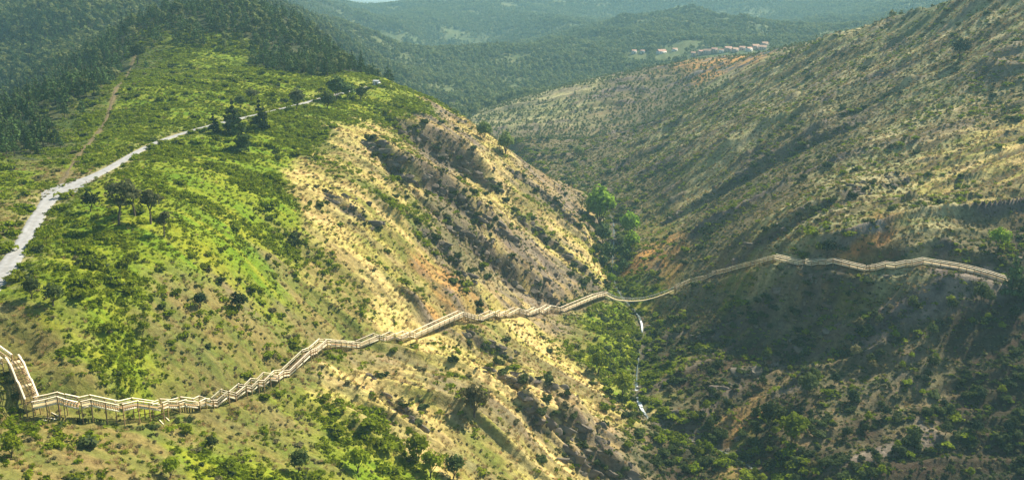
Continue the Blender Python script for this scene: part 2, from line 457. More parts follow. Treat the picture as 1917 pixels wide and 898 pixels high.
def noise_mat(name, c1, c2, scale=3.0, rough=0.85, bump=0.0, detail=4.0, obj_rand=0.0, spec=0.3, contrast=(0.35, 0.65), c3=None, translucent=0.0):
    m, t, p = new_mat(name)
    tc = nd(t, 'ShaderNodeTexCoord')
    no = nd(t, 'ShaderNodeTexNoise'); no.inputs['Scale'].default_value = scale; no.inputs['Detail'].default_value = detail
    t.links.new(tc.outputs['Object'], no.inputs['Vector'])
    r = nd(t, 'ShaderNodeValToRGB')
    r.color_ramp.elements[0].position, r.color_ramp.elements[1].position = contrast
    r.color_ramp.elements[0].color = (*c1, 1); r.color_ramp.elements[1].color = (*c2, 1)
    t.links.new(no.outputs['Fac'], r.inputs['Fac'])
    out = r.outputs['Color']
    if obj_rand:
        oi = nd(t, 'ShaderNodeObjectInfo')
        if c3:
            mx = nd(t, 'ShaderNodeMix', data_type='RGBA')
            pw = nd(t, 'ShaderNodeMath', operation='POWER'); pw.inputs[1].default_value = 2.0
            t.links.new(oi.outputs['Random'], pw.inputs[0]); t.links.new(pw.outputs[0], mx.inputs['Factor'])
            t.links.new(out, mx.inputs[6]); mx.inputs[7].default_value = (*c3, 1)
            out = mx.outputs[2]
        hs = nd(t, 'ShaderNodeHueSaturation')
        ma = nd(t, 'ShaderNodeMath', operation='MULTIPLY_ADD'); ma.inputs[1].default_value = 791.7; ma.inputs[2].default_value = 0.0
        fr = nd(t, 'ShaderNodeMath', operation='FRACT')
        t.links.new(oi.outputs['Random'], ma.inputs[0]); t.links.new(ma.outputs[0], fr.inputs[0])
        mv = nd(t, 'ShaderNodeMapRange'); mv.inputs['To Min'].default_value = 1 - obj_rand; mv.inputs['To Max'].default_value = 1 + obj_rand
        t.links.new(fr.outputs[0], mv.inputs['Value']); t.links.new(mv.outputs[0], hs.inputs['Value'])
        mh = nd(t, 'ShaderNodeMapRange'); mh.inputs['To Min'].default_value = 0.5 - 0.03 * obj_rand / 0.3; mh.inputs['To Max'].default_value = 0.5 + 0.015
        t.links.new(oi.outputs['Random'], mh.inputs['Value']); t.links.new(mh.outputs[0], hs.inputs['Hue'])
        t.links.new(out, hs.inputs['Color']); out = hs.outputs['Color']
    t.links.new(out, p.inputs['Base Color'])
    p.inputs['Roughness'].default_value = rough
    p.inputs['Specular IOR Level'].default_value = spec
    if bump:
        b = nd(t, 'ShaderNodeBump'); b.inputs['Strength'].default_value = bump; b.inputs['Distance'].default_value = 0.05
        t.links.new(no.outputs['Fac'], b.inputs['Height']); t.links.new(b.outputs[0], p.inputs['Normal'])
    if translucent:
        tr = nd(t, 'ShaderNodeBsdfTranslucent'); t.links.new(out, tr.inputs['Color'])
        ms = nd(t, 'ShaderNodeMixShader'); ms.inputs[0].default_value = translucent
        o = [n for n in t.nodes if n.type == 'OUTPUT_MATERIAL'][0]
        t.links.new(p.outputs[0], ms.inputs[1]); t.links.new(tr.outputs[0], ms.inputs[2]); t.links.new(ms.outputs[0], o.inputs['Surface'])
    return m

# ------------------------------------------------------------------ object helpers
def mesh_obj(name, V, F, mat=None, parent=None, smooth=False, link=True):
    me = bpy.data.meshes.new(name)
    V = np.asarray(V, np.float32); F = np.asarray(F, np.int32)
    me.vertices.add(len(V)); me.vertices.foreach_set('co', V.ravel())
    k = F.shape[1]
    me.loops.add(F.size); me.loops.foreach_set('vertex_index', F.ravel())
    me.polygons.add(len(F))
    me.polygons.foreach_set('loop_start', np.arange(0, F.size, k, dtype=np.int32))
    if smooth:
        me.polygons.foreach_set('use_smooth', np.ones(len(F), bool))
    me.update(calc_edges=True)
    if mat:
        me.materials.append(mat)
    o = bpy.data.objects.new(name, me)
    if link:
        COL.objects.link(o)
    if parent:
        o.parent = parent
    return o

def tag(o, label=None, cat=None, group=None, kind=None):
    if label: o['label'] = label
    if cat: o['category'] = cat
    if group: o['group'] = group
    if kind: o['kind'] = kind
    return o

# ------------------------------------------------------------------ the ground: one sheet, finer where the camera is near
def build_terrain():
    th = np.radians(np.concatenate([np.linspace(-100, -37, 70, endpoint=False), np.linspace(-37, 37, 900, endpoint=False), np.linspace(37, 100, 71)]))
    rr = np.concatenate([np.geomspace(25, 130, 45, endpoint=False), np.geomspace(130, 900, 640, endpoint=False), np.geomspace(900, 5000, 130)])
    TH, RR = np.meshgrid(th, rr)
    x = (RR * np.sin(TH)); y = (RR * np.cos(TH))
    h, rib, rib2, rough, left, dr, dt, ds, scarp = height(x, y, True)
    nr, nc = x.shape
    V = np.stack([x, y, h], -1).reshape(-1, 3)
    i = np.arange(nr * nc).reshape(nr, nc)
    F = np.stack([i[:-1, :-1], i[:-1, 1:], i[1:, 1:], i[1:, :-1]], -1).reshape(-1, 4)
    xf, yf = x.ravel(), y.ravel()
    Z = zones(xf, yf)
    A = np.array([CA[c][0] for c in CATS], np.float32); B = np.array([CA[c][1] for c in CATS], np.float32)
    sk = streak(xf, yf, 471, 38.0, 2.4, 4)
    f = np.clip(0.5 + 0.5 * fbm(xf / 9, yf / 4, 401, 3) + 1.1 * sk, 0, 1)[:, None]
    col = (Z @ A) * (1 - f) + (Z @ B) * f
    # bare rock on the backs of the ribs
    rk = (sstep(0.30, 0.62, rib + 0.35 * rib2) * rough).ravel() * sstep(0.0, 0.5, fbm(xf / 14, yf / 8, 411, 3) + 0.25)
    veg = (Z[:, CATS.index('G')] + Z[:, CATS.index('g')] + Z[:, CATS.index('F')] + Z[:, CATS.index('h')])
    rk = rk * (1 - 0.85 * np.clip(veg + 0.9 * Z[:, CATS.index('T')], 0, 1)) * (yf < 900)
    gully = sstep(0.12, 0.42, streak(xf, yf, 481, 60.0, 4.5, 3)) * rough.ravel() * np.clip(Z[:, CATS.index('Y')] + Z[:, CATS.index('W')] + Z[:, CATS.index('O')], 0, 1)
    col = col * (1 - 0.8 * gully[:, None]) + np.array((.15, .125, .06), np.float32) * 0.8 * gully[:, None]
    rk = rk * (1 - 0.5 * Z[:, CATS.index('Y')]) * (1 - 0.4 * Z[:, CATS.index('W')])
    rk = np.maximum(rk, Z[:, CATS.index('R')] * sstep(-0.2, 0.4, fbm(xf / 10, yf / 4, 421, 3)) * 0.9)
    rk = np.maximum(rk, np.clip(scarp.ravel() * 1.2, 0, 1) * sstep(-0.5, 0.2, fbm(xf / 5, yf / 3, 461, 3)))
    rockc = np.array((.150, .122, .092), np.float32) * (0.6 + 0.9 * np.clip(0.5 + 0.8 * fbm(xf / 5, yf / 2.2, 431, 3), 0, 1)[:, None])
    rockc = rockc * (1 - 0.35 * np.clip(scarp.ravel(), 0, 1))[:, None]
    col = col * (1 - rk[:, None]) + rockc * rk[:, None]
    # worn verge beside the road, the bare path, stream gravel
    vg = (np.exp(-(dr.ravel() / 5.5) ** 2) * 0.75 * (fbm(xf / 4, yf / 4, 441, 3) > -0.25))[:, None]
    col = col * (1 - vg) + np.array((.36, .30, .17), np.float32) * vg
    tr = ((1 - sstep(0.5, 2.2, dt.ravel())) * sstep(-0.5, 0.1, fbm(xf / 6, yf / 6, 491, 2)))[:, None]
    col = col * (1 - tr) + np.array((.18, .14, .06), np.float32) * tr
    st = 0.8 * (1 - sstep(1.0, 3.2, ds.ravel() + 1.5 * fbm(xf / 3, yf / 3, 451, 2)))[:, None]
    col = col * (1 - st) + np.array((.10, .088, .065), np.float32) * st
    m, t, p = new_mat('ground')
    at_ = nd(t, 'ShaderNodeAttribute', attribute_name='ground')
    tc = nd(t, 'ShaderNodeTexCoord')
    n1 = nd(t, 'ShaderNodeTexNoise'); n1.inputs['Scale'].default_value = 0.9; n1.inputs['Detail'].default_value = 6; n1.inputs['Roughness'].default_value = 0.7
    n2 = nd(t, 'ShaderNodeTexNoise'); n2.inputs['Scale'].default_value = 0.16; n2.inputs['Detail'].default_value = 5
    t.links.new(tc.outputs['Object'], n1.inputs['Vector']); t.links.new(tc.outputs['Object'], n2.inputs['Vector'])
    hs = nd(t, 'ShaderNodeHueSaturation')
    mr = nd(t, 'ShaderNodeMapRange'); mr.inputs['From Min'].default_value = 0.3; mr.inputs['From Max'].default_value = 0.7; mr.inputs['To Min'].default_value = 0.55; mr.inputs['To Max'].default_value = 1.45
    t.links.new(n1.outputs['Fac'], mr.inputs['Value']); t.links.new(mr.outputs[0], hs.inputs['Value'])
    mr2 = nd(t, 'ShaderNodeMapRange'); mr2.inputs['From Min'].default_value = 0.3; mr2.inputs['From Max'].default_value = 0.7; mr2.inputs['To Min'].default_value = 0.485; mr2.inputs['To Max'].default_value = 0.515
    t.links.new(n2.outputs['Fac'], mr2.inputs['Value']); t.links.new(mr2.outputs[0], hs.inputs['Hue'])
    t.links.new(at_.outputs['Color'], hs.inputs['Color']); t.links.new(hs.outputs[0], p.inputs['Base Color'])
    p.inputs['Roughness'].default_value = 0.95; p.inputs['Specular IOR Level'].default_value = 0.1
    b = nd(t, 'ShaderNodeBump'); b.inputs['Strength'].default_value = 0.9; b.inputs['Distance'].default_value = 0.5
    t.links.new(n1.outputs['Fac'], b.inputs['Height']); t.links.new(b.outputs[0], p.inputs['Normal'])
    o = mesh_obj('terrain', V, F, m, smooth=True)
    ca = o.data.color_attributes.new('ground', 'FLOAT_COLOR', 'POINT')
    ca.data.foreach_set('color', np.concatenate([col, np.ones((len(col), 1))], 1).astype(np.float32).ravel())
    tag(o, 'steep valley hillsides with dry grass scrub and rock ribs', kind='structure')
    return o
terrain = build_terrain()

# ------------------------------------------------------------------ road, path, stream
def strip(name, L, half, mat, lift, kind_label, wob=0.25, cols=9):
    L = np.asarray(L)
    T = np.gradient(L[:, :2], axis=0); T /= np.linalg.norm(T, axis=1)[:, None]
    N = np.stack([T[:, 1], -T[:, 0]], 1)
    half = np.broadcast_to(np.asarray(half, float), (len(L),))
    k = np.arange(len(L)); o1 = np.ones(len(L))
    wl = half * (1 + wob * fbm(k / 9.0, o1 * 0.5, 501, 3)); wr = half * (1 + wob * fbm(k / 9.0, o1 * 9.5, 502, 3))
    V = []; cross = []
    for c in range(cols):
        f = c / (cols - 1)
        q = L[:, :2] + N * ((-wl * (1 - f) + wr * f)[:, None])
        z = height(q[:, 0], q[:, 1]) + lift - (lift + 0.1 if c in (0, cols - 1) else 0)
        V.append(np.c_[q, z]); cross.append(np.full(len(L), f))
    V = np.stack(V, 1); cross = np.stack(cross, 1)
    n, c = V.shape[:2]
    i = np.arange(n * c).reshape(n, c)
    F = np.stack([i[:-1, :-1], i[:-1, 1:], i[1:, 1:], i[1:, :-1]], -1).reshape(-1, 4)
    o = mesh_obj(name, V.reshape(-1, 3), F, mat, smooth=True)
    a = o.data.attributes.new('across', 'FLOAT', 'POINT'); a.data.foreach_set('value', cross.astype(np.float32).ravel())
    tag(o, kind_label, kind='structure')
    return o

def track_mat(name, c1, c2, mid, edge):
    """Loose gravel with two worn wheel tracks, a browner crown between them and dusty margins."""
    m = noise_mat(name, c1, c2, 0.7, 0.95, 0.5, 8, contrast=(0.3, 0.7))
    t = m.node_tree; p = t.nodes['Principled BSDF']
    src = p.inputs['Base Color'].links[0].from_socket
    at_ = nd(t, 'ShaderNodeAttribute', attribute_name='across')
    r = nd(t, 'ShaderNodeValToRGB'); e = r.color_ramp.elements
    e[0].position = 0.0; e[0].color = (1, 1, 1, 1); e[1].position = 1.0; e[1].color = (1, 1, 1, 1)
    for ps, v in ((0.16, 0.35), (0.30, 0.0), (0.42, 0.45), (0.58, 0.45), (0.70, 0.0), (0.84, 0.35)):
        x_ = e.new(ps); x_.color = (v, v, v, 1)
    t.links.new(at_.outputs['Fac'], r.inputs['Fac'])
    no = nd(t, 'ShaderNodeTexNoise'); no.inputs['Scale'].default_value = 0.35; no.inputs['Detail'].default_value = 5
    mu = nd(t, 'ShaderNodeMath', operation='MULTIPLY'); t.links.new(r.outputs[0], mu.inputs[0])
    ms = nd(t, 'ShaderNodeMapRange'); ms.inputs['From Min'].default_value = 0.35; ms.inputs['From Max'].default_value = 0.6
    t.links.new(no.outputs['Fac'], ms.inputs['Value']); t.links.new(ms.outputs[0], mu.inputs[1])
    mx = nd(t, 'ShaderNodeMix', data_type='RGBA'); t.links.new(mu.outputs[0], mx.inputs['Factor'])
    t.links.new(src, mx.inputs[6]); mx.inputs[7].default_value = (*mid, 1)
    t.links.new(mx.outputs[2], p.inputs['Base Color'])
    return m
gravel = track_mat('pale_gravel', (.27, .27, .28), (.42, .42, .43), (.20, .17, .10), None)
RD = resample(ROAD, 0.8)
_arc = np.arange(len(RD)) * 0.8
_jx = 0.8 * np.argmin(np.hypot(*(RD[:, :2] - TRAIL[0, :2]).T))
rw = 2.1 - 0.5 * sstep(80, 150, _arc) + 4.6 * np.exp(-((_arc - _jx + 2) / 8.0) ** 2) + 0.7 * (1 - sstep(0, 60, _arc))
strip('gravel_road', RD, rw, gravel, 0.16, 'pale gravel road along the left ridge', 0.12)
dirt = track_mat('bare_dirt', (.11, .08, .042), (.20, .15, .075), (.13, .14, .04), None)
strip('dirt_path', resample(TRAIL, 0.8), 0.62, dirt, 0.08, 'brown dirt footpath climbing the green field', 0.9)
water, t_, p_ = new_mat('stream_water')
p_.inputs['Base Color'].default_value = (.10, .13, .12, 1); p_.inputs['Roughness'].default_value = 0.25; p_.inputs['IOR'].default_value = 1.33
n_ = nd(t_, 'ShaderNodeTexNoise'); n_.inputs['Scale'].default_value = 0.9; n_.inputs['Detail'].default_value = 5
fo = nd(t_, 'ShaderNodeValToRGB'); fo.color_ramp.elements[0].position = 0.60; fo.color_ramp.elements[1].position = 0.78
fo.color_ramp.elements[0].color = (.10, .13, .12, 1); fo.color_ramp.elements[1].color = (.80, .84, .88, 1)  # white water colour that also paints in the glints on two stretches
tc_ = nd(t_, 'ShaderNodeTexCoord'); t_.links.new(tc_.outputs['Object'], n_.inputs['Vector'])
ra_ = nd(t_, 'ShaderNodeAttribute', attribute_name='glints'); mm_ = nd(t_, 'ShaderNodeMath', operation='MULTIPLY_ADD'); mm_.inputs[1].default_value = 0.30; t_.links.new(ra_.outputs['Fac'], mm_.inputs[0]); t_.links.new(n_.outputs['Fac'], mm_.inputs[2]); t_.links.new(mm_.outputs[0], fo.inputs['Fac']); t_.links.new(fo.outputs[0], p_.inputs['Base Color'])
b_ = nd(t_, 'ShaderNodeBump'); b_.inputs['Strength'].default_value = 0.5; b_.inputs['Distance'].default_value = 0.15
t_.links.new(n_.outputs['Fac'], b_.inputs['Height']); t_.links.new(b_.outputs[0], p_.inputs['Normal'])

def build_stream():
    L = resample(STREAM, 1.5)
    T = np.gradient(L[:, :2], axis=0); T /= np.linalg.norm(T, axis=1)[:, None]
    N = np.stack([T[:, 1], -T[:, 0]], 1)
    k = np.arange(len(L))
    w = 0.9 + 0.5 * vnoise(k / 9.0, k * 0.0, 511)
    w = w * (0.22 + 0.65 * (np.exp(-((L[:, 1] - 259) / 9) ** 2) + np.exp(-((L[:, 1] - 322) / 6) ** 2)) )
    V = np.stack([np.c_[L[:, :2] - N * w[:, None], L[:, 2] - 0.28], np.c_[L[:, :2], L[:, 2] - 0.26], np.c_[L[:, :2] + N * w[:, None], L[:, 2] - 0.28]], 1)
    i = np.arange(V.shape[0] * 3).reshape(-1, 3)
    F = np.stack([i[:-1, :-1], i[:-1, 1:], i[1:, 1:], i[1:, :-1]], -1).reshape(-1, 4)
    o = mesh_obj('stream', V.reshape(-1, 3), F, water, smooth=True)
    fm = np.repeat(np.exp(-((L[:, 1] - 259) / 9) ** 2) + np.exp(-((L[:, 1] - 322) / 6) ** 2), 3)  # mask of the two painted glint stretches
    a_ = o.data.attributes.new('glints', 'FLOAT', 'POINT'); a_.data.foreach_set('value', fm.astype(np.float32))
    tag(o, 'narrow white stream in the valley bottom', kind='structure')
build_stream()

# ------------------------------------------------------------------ boardwalk
timber = noise_mat('pale_timber', (.82, .70, .49), (.92, .83, .64), 2.5, 0.7, 0.1, 5, obj_rand=0.2, spec=0.3)
timber_tread = noise_mat('tread_timber', (.24, .155, .07), (.38, .26, .13), 3.0, 0.8, 0.1, 5, obj_rand=0.10)
timber_deck = noise_mat('deck_timber', (.50, .37, .20), (.72, .57, .35), 3.0, 0.75, 0.1, 5, obj_rand=0.10)
timber_post = noise_mat('post_timber', (.28, .185, .08), (.46, .32, .155), 2.5, 0.8, 0.1, 5, obj_rand=0.18)
CUBE_V = np.array([(-.5, -.5, -.5), (.5, -.5, -.5), (.5, .5, -.5), (-.5, .5, -.5), (-.5, -.5, .5), (.5, -.5, .5), (.5, .5, .5), (-.5, .5, .5)], float)
CUBE_F = np.array([(0, 3, 2, 1), (4, 5, 6, 7), (0, 1, 5, 4), (1, 2, 6, 5), (2, 3, 7, 6), (3, 0, 4, 7)])

def boxes(items):
    """items: (centre, x axis, y axis, z axis) with axes as full edge vectors -> vertices, quads"""
    V, F = [], []
    for c, ax, ay, az in items:
        V.append(np.asarray(c) + CUBE_V[:, :1] * np.asarray(ax) + CUBE_V[:, 1:2] * np.asarray(ay) + CUBE_V[:, 2:] * np.asarray(az))
        F.append(CUBE_F + 8 * (len(V) - 1))
    return np.concatenate(V), np.concatenate(F)

def unit_mesh(name, mat):
    o = mesh_obj(name, CUBE_V, CUBE_F, mat, link=False)
    me = o.data; bpy.data.objects.remove(o)
    return me
ME_POST = unit_mesh('post', timber_post); ME_RAIL = unit_mesh('handrail', timber); ME_BRACE = unit_mesh('brace', timber_post)

def place_unit(name, me, parent, origin, c, ax, ay, az):
    o = bpy.data.objects.new(name, me); COL.objects.link(o)
    o.parent = parent
    M = Matrix.Identity(4)
    for k, a in enumerate((ax, ay, az)):
        for r in range(3): M[r][k] = float(a[r])
    for r in range(3): M[r][3] = float(c[r] - origin[r])
    o.matrix_basis = M
    return o

WIDTH = 2.0
def seg_frame(a, b):
    t = b - a; L = np.linalg.norm(t[:2]); th = np.array([t[0], t[1], 0]) / max(L, 1e-6)
    side = np.array([th[1], -th[0], 0])
    return t, L, th, side

def build_walk(name, nodes, label, group=None, first_stairs=0, width=WIDTH):
    base = nodes[0].copy(); base[2] = float(height(nodes[0][0], nodes[0][1]))
    root = bpy.data.objects.new(name, None); COL.objects.link(root); root.location = base
    tag(root, label, 'boardwalk')
    for k in range(len(nodes) - 1):
        a, b = nodes[k], nodes[k + 1]
        t, L, th, side = seg_frame(a, b)
        slope = t[2] / max(L, 1e-6)
        stairs = abs(slope) > 0.16
        tl = np.linalg.norm(t); tn = t / tl
        up = np.cross(side, tn); up *= np.sign(up[2]) if up[2] else 1
        # carrying beams: one is the section's own mesh, the other its part
        for s in (-1, 1):
            V, F = boxes([((a + b) / 2 + side * s * (width / 2 - 0.02) - np.array([0, 0, 0.20]), tn * (tl + 0.02), side * 0.10, up * 0.34)])
            if s == -1:
                sec = mesh_obj('stair_flight' if stairs else 'deck_section', V - a, F, timber, root)
                sec.location = a - base
            else:
                mesh_obj('stringer', V - a, F, timber, sec)
        # boards
        items = []
        if stairs:
            n = max(2, int(round(abs(t[2]) / 0.18))); n = max(n, int(L / 0.42))
            for j in range(n):
                f = (j + 0.5) / n
                items.append((a + t * f + np.array([0, 0, 0.02]), th * (L / n * 0.82), side * (width + 0.12), np.array([0, 0, 0.06])))
        else:
            n = max(3, int(tl / 0.20))
            for j in range(n):
                f = (j + 0.5) / n
                items.append((a + t * f + np.array([0, 0, 0.02]), tn * (tl / n * 0.88), side * (width + 0.16 + 0.04 * random.random()), up * 0.05))
        V, F = boxes(items)
        tr = mesh_obj('treads' if stairs else 'planks', V - a, F, timber_tread if stairs else timber_deck, sec)
        tag(tr, kind='stuff')
        # rails: top, middle, foot
        for s in (-1, 1):
            off = side * s * (width / 2 + 0.06)
            for hgt, ww, hh in ((1.12, 0.27, 0.09), (0.62, 0.05, 0.15)):
                c = (a + b) / 2 + off + np.array([0, 0, hgt])
                place_unit('handrail' if hgt > 1 else 'middle_rail', ME_RAIL, sec, a, c, tn * (tl + 0.04), side * ww, up * hh)
        # posts standing on the ground and carrying the rails
        np_ = max(1, int(round(tl / 2.4)))
        for j in range(np_):
            f = j / np_
            q = a + t * f
            for s in (-1, 1):
                p = q + side * s * (width / 2 + 0.06)
                g = float(height(p[0], p[1])) - 0.35
                top = p[2] + 1.10
                g = max(min(g, p[2] - 0.6), p[2] - 9)
                place_unit('post', ME_POST, sec, a, np.array([p[0] + tn[0] * 0.02, p[1], (g + top) / 2]), (0.15, 0, 0), (0, 0.15, 0), (0, 0, top - g))
            g0 = float(height(q[0], q[1]))
            if q[2] - g0 > 1.6:
                p1 = q + side * (width / 2); p2 = q - side * (width / 2)
                A = np.array([p1[0], p1[1], q[2] - 0.4]); B = np.array([p2[0], p2[1], max(g0 + 0.3, q[2] - 2.6)])
                d = B - A
                place_unit('brace', ME_BRACE, sec, a, (A + B) / 2, d, np.cross(d, (0, 0, 1)) / np.linalg.norm(np.cross(d, (0, 0, 1))) * 0.06, (0, 0, 0.14))
    return root


build_walk('boardwalk', LEFT, 'pale timber boardwalk with stairs descending across the left slope to the footbridge')
build_walk('stair_boardwalk', CLIMB, 'timber staircase with two landings climbing from the boardwalk corner at lower left')
build_walk('upper_boardwalk', UPPER, 'short timber walkway leaving the picture at the left edge above the staircase')
build_walk('far_boardwalk', RIGHT, 'timber boardwalk with stairs climbing the dark right slope beyond the footbridge')

# ------------------------------------------------------------------ suspension footbridge over the stream
steel = noise_mat('bridge_cable', (.62, .60, .56), (.78, .76, .70), 3.0, 0.4, 0, 3, spec=0.5)

def tube(P, r, sides=6):
    P = np.asarray(P, float); V = []; F = []
    T = np.gradient(P, axis=0); T /= np.linalg.norm(T, axis=1)[:, None]
    for k, (p, t) in enumerate(zip(P, T)):
        a = np.cross(t, (0, 0, 1.0)); 
        if np.linalg.norm(a) < 1e-3: a = np.cross(t, (1.0, 0, 0))
        a /= np.linalg.norm(a); b = np.cross(a, t)
        rr = r[k] if np.ndim(r) else r
        for s in range(sides):
            an = 2 * math.pi * s / sides
            V.append(p + rr * (a * math.cos(an) + b * math.sin(an)))
    for k in range(len(P) - 1):
        for s in range(sides):
            F.append((k * sides + s, k * sides + (s + 1) % sides, (k + 1) * sides + (s + 1) % sides, (k + 1) * sides + s))
    return np.array(V), np.array(F)

def build_bridge():
    A, B = LEFT[-1], RIGHT[0]
    px = [(1133, 553), (1151, 560.5), (1178, 563.5), (1205, 562), (1228, 556), (1253, 546.5), (1264, 541)]
    u = np.array([p[0] for p in px]); v = np.array([p[1] for p in px])
    Y = np.interp(u, [1133, 1264], [A[1], B[1]])
    D = np.stack(at(u, v, Y), 1); D[0] = A; D[-1] = B
    D = smooth_line(resample(D, 1.0), 3)
    base = np.array([A[0], A[1], float(height(A[0], A[1]))])
    root = bpy.data.objects.new('suspension_footbridge', None); COL.objects.link(root); root.location = base
    tag(root, 'slender sagging suspension footbridge spanning the stream between the two boardwalks', 'footbridge')
    t, L, th, side = seg_frame(A, B)
    items = []
    P = resample(D, 0.25)
    for k in range(len(P) - 1):
        d = P[k + 1] - P[k]
        items.append(((P[k] + P[k + 1]) / 2, d * 0.9, side * 1.3, (0, 0, 0.07)))
    V, F = boxes(items)
    tag(mesh_obj('planks', V - base, F, timber_deck, root), kind='stuff')
    for s in (-1, 1):
        o = side * s * 0.68
        V, F = tube(D + o + np.array([0, 0, 1.1]), 0.07); mesh_obj('hand_cable', V - base, F, steel, root)
        V, F = tube(D + o - np.array([0, 0, 0.10]), 0.07); mesh_obj('deck_cable', V - base, F, steel, root)
        for k in range(2, len(D) - 2, 2):
            V, F = tube([D[k] + o - np.array([0, 0, 0.1]), D[k] + o + np.array([0, 0, 1.1])], 0.025, 4); mesh_obj('hanger', V - base, F, steel, root)
        for E in (A, B):
            g = float(height(E[0] + o[0], E[1] + o[1])) - 0.4
            g = max(g, E[2] - 6)
            top = E[2] + 1.9
            V, F = boxes([((E[0] + o[0] * 1.25, E[1] + o[1] * 1.25, (g + top) / 2), (0.24, 0, 0), (0, 0.24, 0), (0, 0, top - g))])
            mesh_obj('anchor_post', V - base, F, timber_post, root)
build_bridge()

# ------------------------------------------------------------------ foliage meshes
def leaf_cloud(rng, lobes, n, size, up=0.25, shell=0.55, cup=0.25):
    """Leaf-clump quads spread through the outer part of ellipsoid lobes (centre, radii)."""
    vol = np.array([r[0] * r[1] + r[1] * r[2] + r[0] * r[2] for c, r in lobes]); vol = vol / vol.sum()
    k = rng.choice(len(lobes), n, p=vol)
    C = np.array([c for c, r in lobes], float)[k]; R = np.array([r for c, r in lobes], float)[k]
    d = rng.normal(size=(n, 3)); d /= np.linalg.norm(d, axis=1)[:, None]
    d[:, 2] = np.where(d[:, 2] < -0.35, -d[:, 2], d[:, 2])
    rad = (shell + (1 - shell) * rng.random(n) ** 0.6)[:, None]
    P = C + d * R * rad
    nrm = d + rng.normal(scale=0.55, size=(n, 3)) + np.array([0, 0, up]); nrm /= np.linalg.norm(nrm, axis=1)[:, None]
    a = np.cross(nrm, rng.normal(size=(n, 3))); a /= np.linalg.norm(a, axis=1)[:, None]
    b = np.cross(nrm, a)
    s = (size * (0.6 + 0.8 * rng.random(n)))[:, None]
    e = (0.55 + 0.5 * rng.random(n))[:, None]
    V = np.stack([P - a * s, P - b * s * e + nrm * s * cup * -1, P + a * s, P + b * s * e + nrm * s * cup * -0.6], 1).reshape(-1, 3)
    F = np.arange(4 * n).reshape(n, 4)
    return V, F

def blob(rng, c, r, rough=0.18, seg=7, rings=5):
    V = []; F = []
    for i in range(rings + 1):
        ph = math.pi * i / rings
        for j in range(seg):
            th = 2 * math.pi * j / seg
            k = 1 + rough * rng.normal()
            V.append((c[0] + r[0] * k * math.sin(ph) * math.cos(th), c[1] + r[1] * k * math.sin(ph) * math.sin(th), c[2] + r[2] * k * math.cos(ph)))
    for i in range(rings):
        for j in range(seg):
            F.append((i * seg + j, (i + 1) * seg + j, (i + 1) * seg + (j + 1) % seg, i * seg + (j + 1) % seg))
    return np.array(V), np.array(F)

def merge(parts):
    V, F, n = [], [], 0
    for v, f in parts:
        V.append(v); F.append(f + n); n += len(v)
    return np.concatenate(V), np.concatenate(F)

def foliage_mat(name, c1, c2, c3=None, rnd=0.3, tl=0.42, scale=1.3):
    return noise_mat(name, c1, c2, scale, 0.85, 0, 3, obj_rand=rnd, spec=0.06, c3=c3, translucent=tl)

M_BRIGHT = foliage_mat('leaves_bright', (.090, .170, .007), (.195, .285, .012), (.26, .275, .02))
M_DARK = foliage_mat('leaves_dark', (.032, .062, .016), (.075, .115, .028), (.09, .11, .035))
M_OLIVE = foliage_mat('leaves_olive', (.11, .118, .048), (.21, .20, .088), (.28, .24, .11))
M_PINE = foliage_mat('needles', (.034, .075, .024), (.080, .140, .040), (.10, .15, .045), tl=0.12)
M_WOOD = foliage_mat('leaves_wood', (.075, .125, .038), (.18, .235, .075), (.25, .25, .10))
M_RIVER = foliage_mat('leaves_river', (.17, .29, .022), (.30, .42, .05), None, 0.15, 0.6)
M_OAK = foliage_mat('leaves_oak', (.075, .09, .038), (.145, .155, .07), None, 0.15)
M_GRASS = foliage_mat('dry_grass_blades', (.38, .28, .11), (.58, .44, .20), (.30, .26, .10), 0.25, 0.3)
M_BARK = noise_mat('bark', (.075, .055, .040), (.15, .115, .085), 4.0, 0.9, 0.4, 5)
M_ROCK = noise_mat('schist_rock', (.085, .072, .058), (.24, .20, .155), 0.9, 0.9, 0.6, 8, obj_rand=0.2, contrast=(0.3, 0.72))
M_SHADE_CORE = noise_mat('shrub_shade_core', (.03, .045, .012), (.05, .065, .02), 2.0, 0.95, 0, 2)  # dark filler standing in for the shade between the leaves

def shrub_mesh(name, seed, mat, n=150, lobes=5, flat=0.72, leaf=0.17):
    rng = np.random.default_rng(seed)
    L = [((0, 0, 0.35), (0.62, 0.62, 0.45))]
    for i in range(lobes):
        a = rng.random() * 6.283; d = 0.35 + 0.3 * rng.random(); r = 0.32 + 0.22 * rng.random()
        L.append(((d * math.cos(a), d * math.sin(a), (0.25 + 0.5 * rng.random()) * flat), (r, r, r * (0.7 + 0.4 * rng.random()))))
    V, F = leaf_cloud(rng, L, n, leaf)
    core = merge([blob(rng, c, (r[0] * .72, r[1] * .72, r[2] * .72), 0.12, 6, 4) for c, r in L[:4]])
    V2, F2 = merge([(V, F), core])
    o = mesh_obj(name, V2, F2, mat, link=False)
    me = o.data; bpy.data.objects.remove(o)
    me.materials.append(M_SHADE_CORE)
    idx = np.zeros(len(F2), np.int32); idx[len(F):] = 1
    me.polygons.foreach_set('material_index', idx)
    return me

def tuft_mesh(name, seed, mat, n=38, leaf=0.16, h=0.5):
    rng = np.random.default_rng(seed)
    L = [((rng.normal() * .25, rng.normal() * .25, h * 0.35), (0.42, 0.42, h * 0.55)) for _ in range(3)]
    V, F = leaf_cloud(rng, L, n, leaf, shell=0.3)
    o = mesh_obj(name, V, F, mat, link=False); me = o.data; bpy.data.objects.remove(o)
    return me

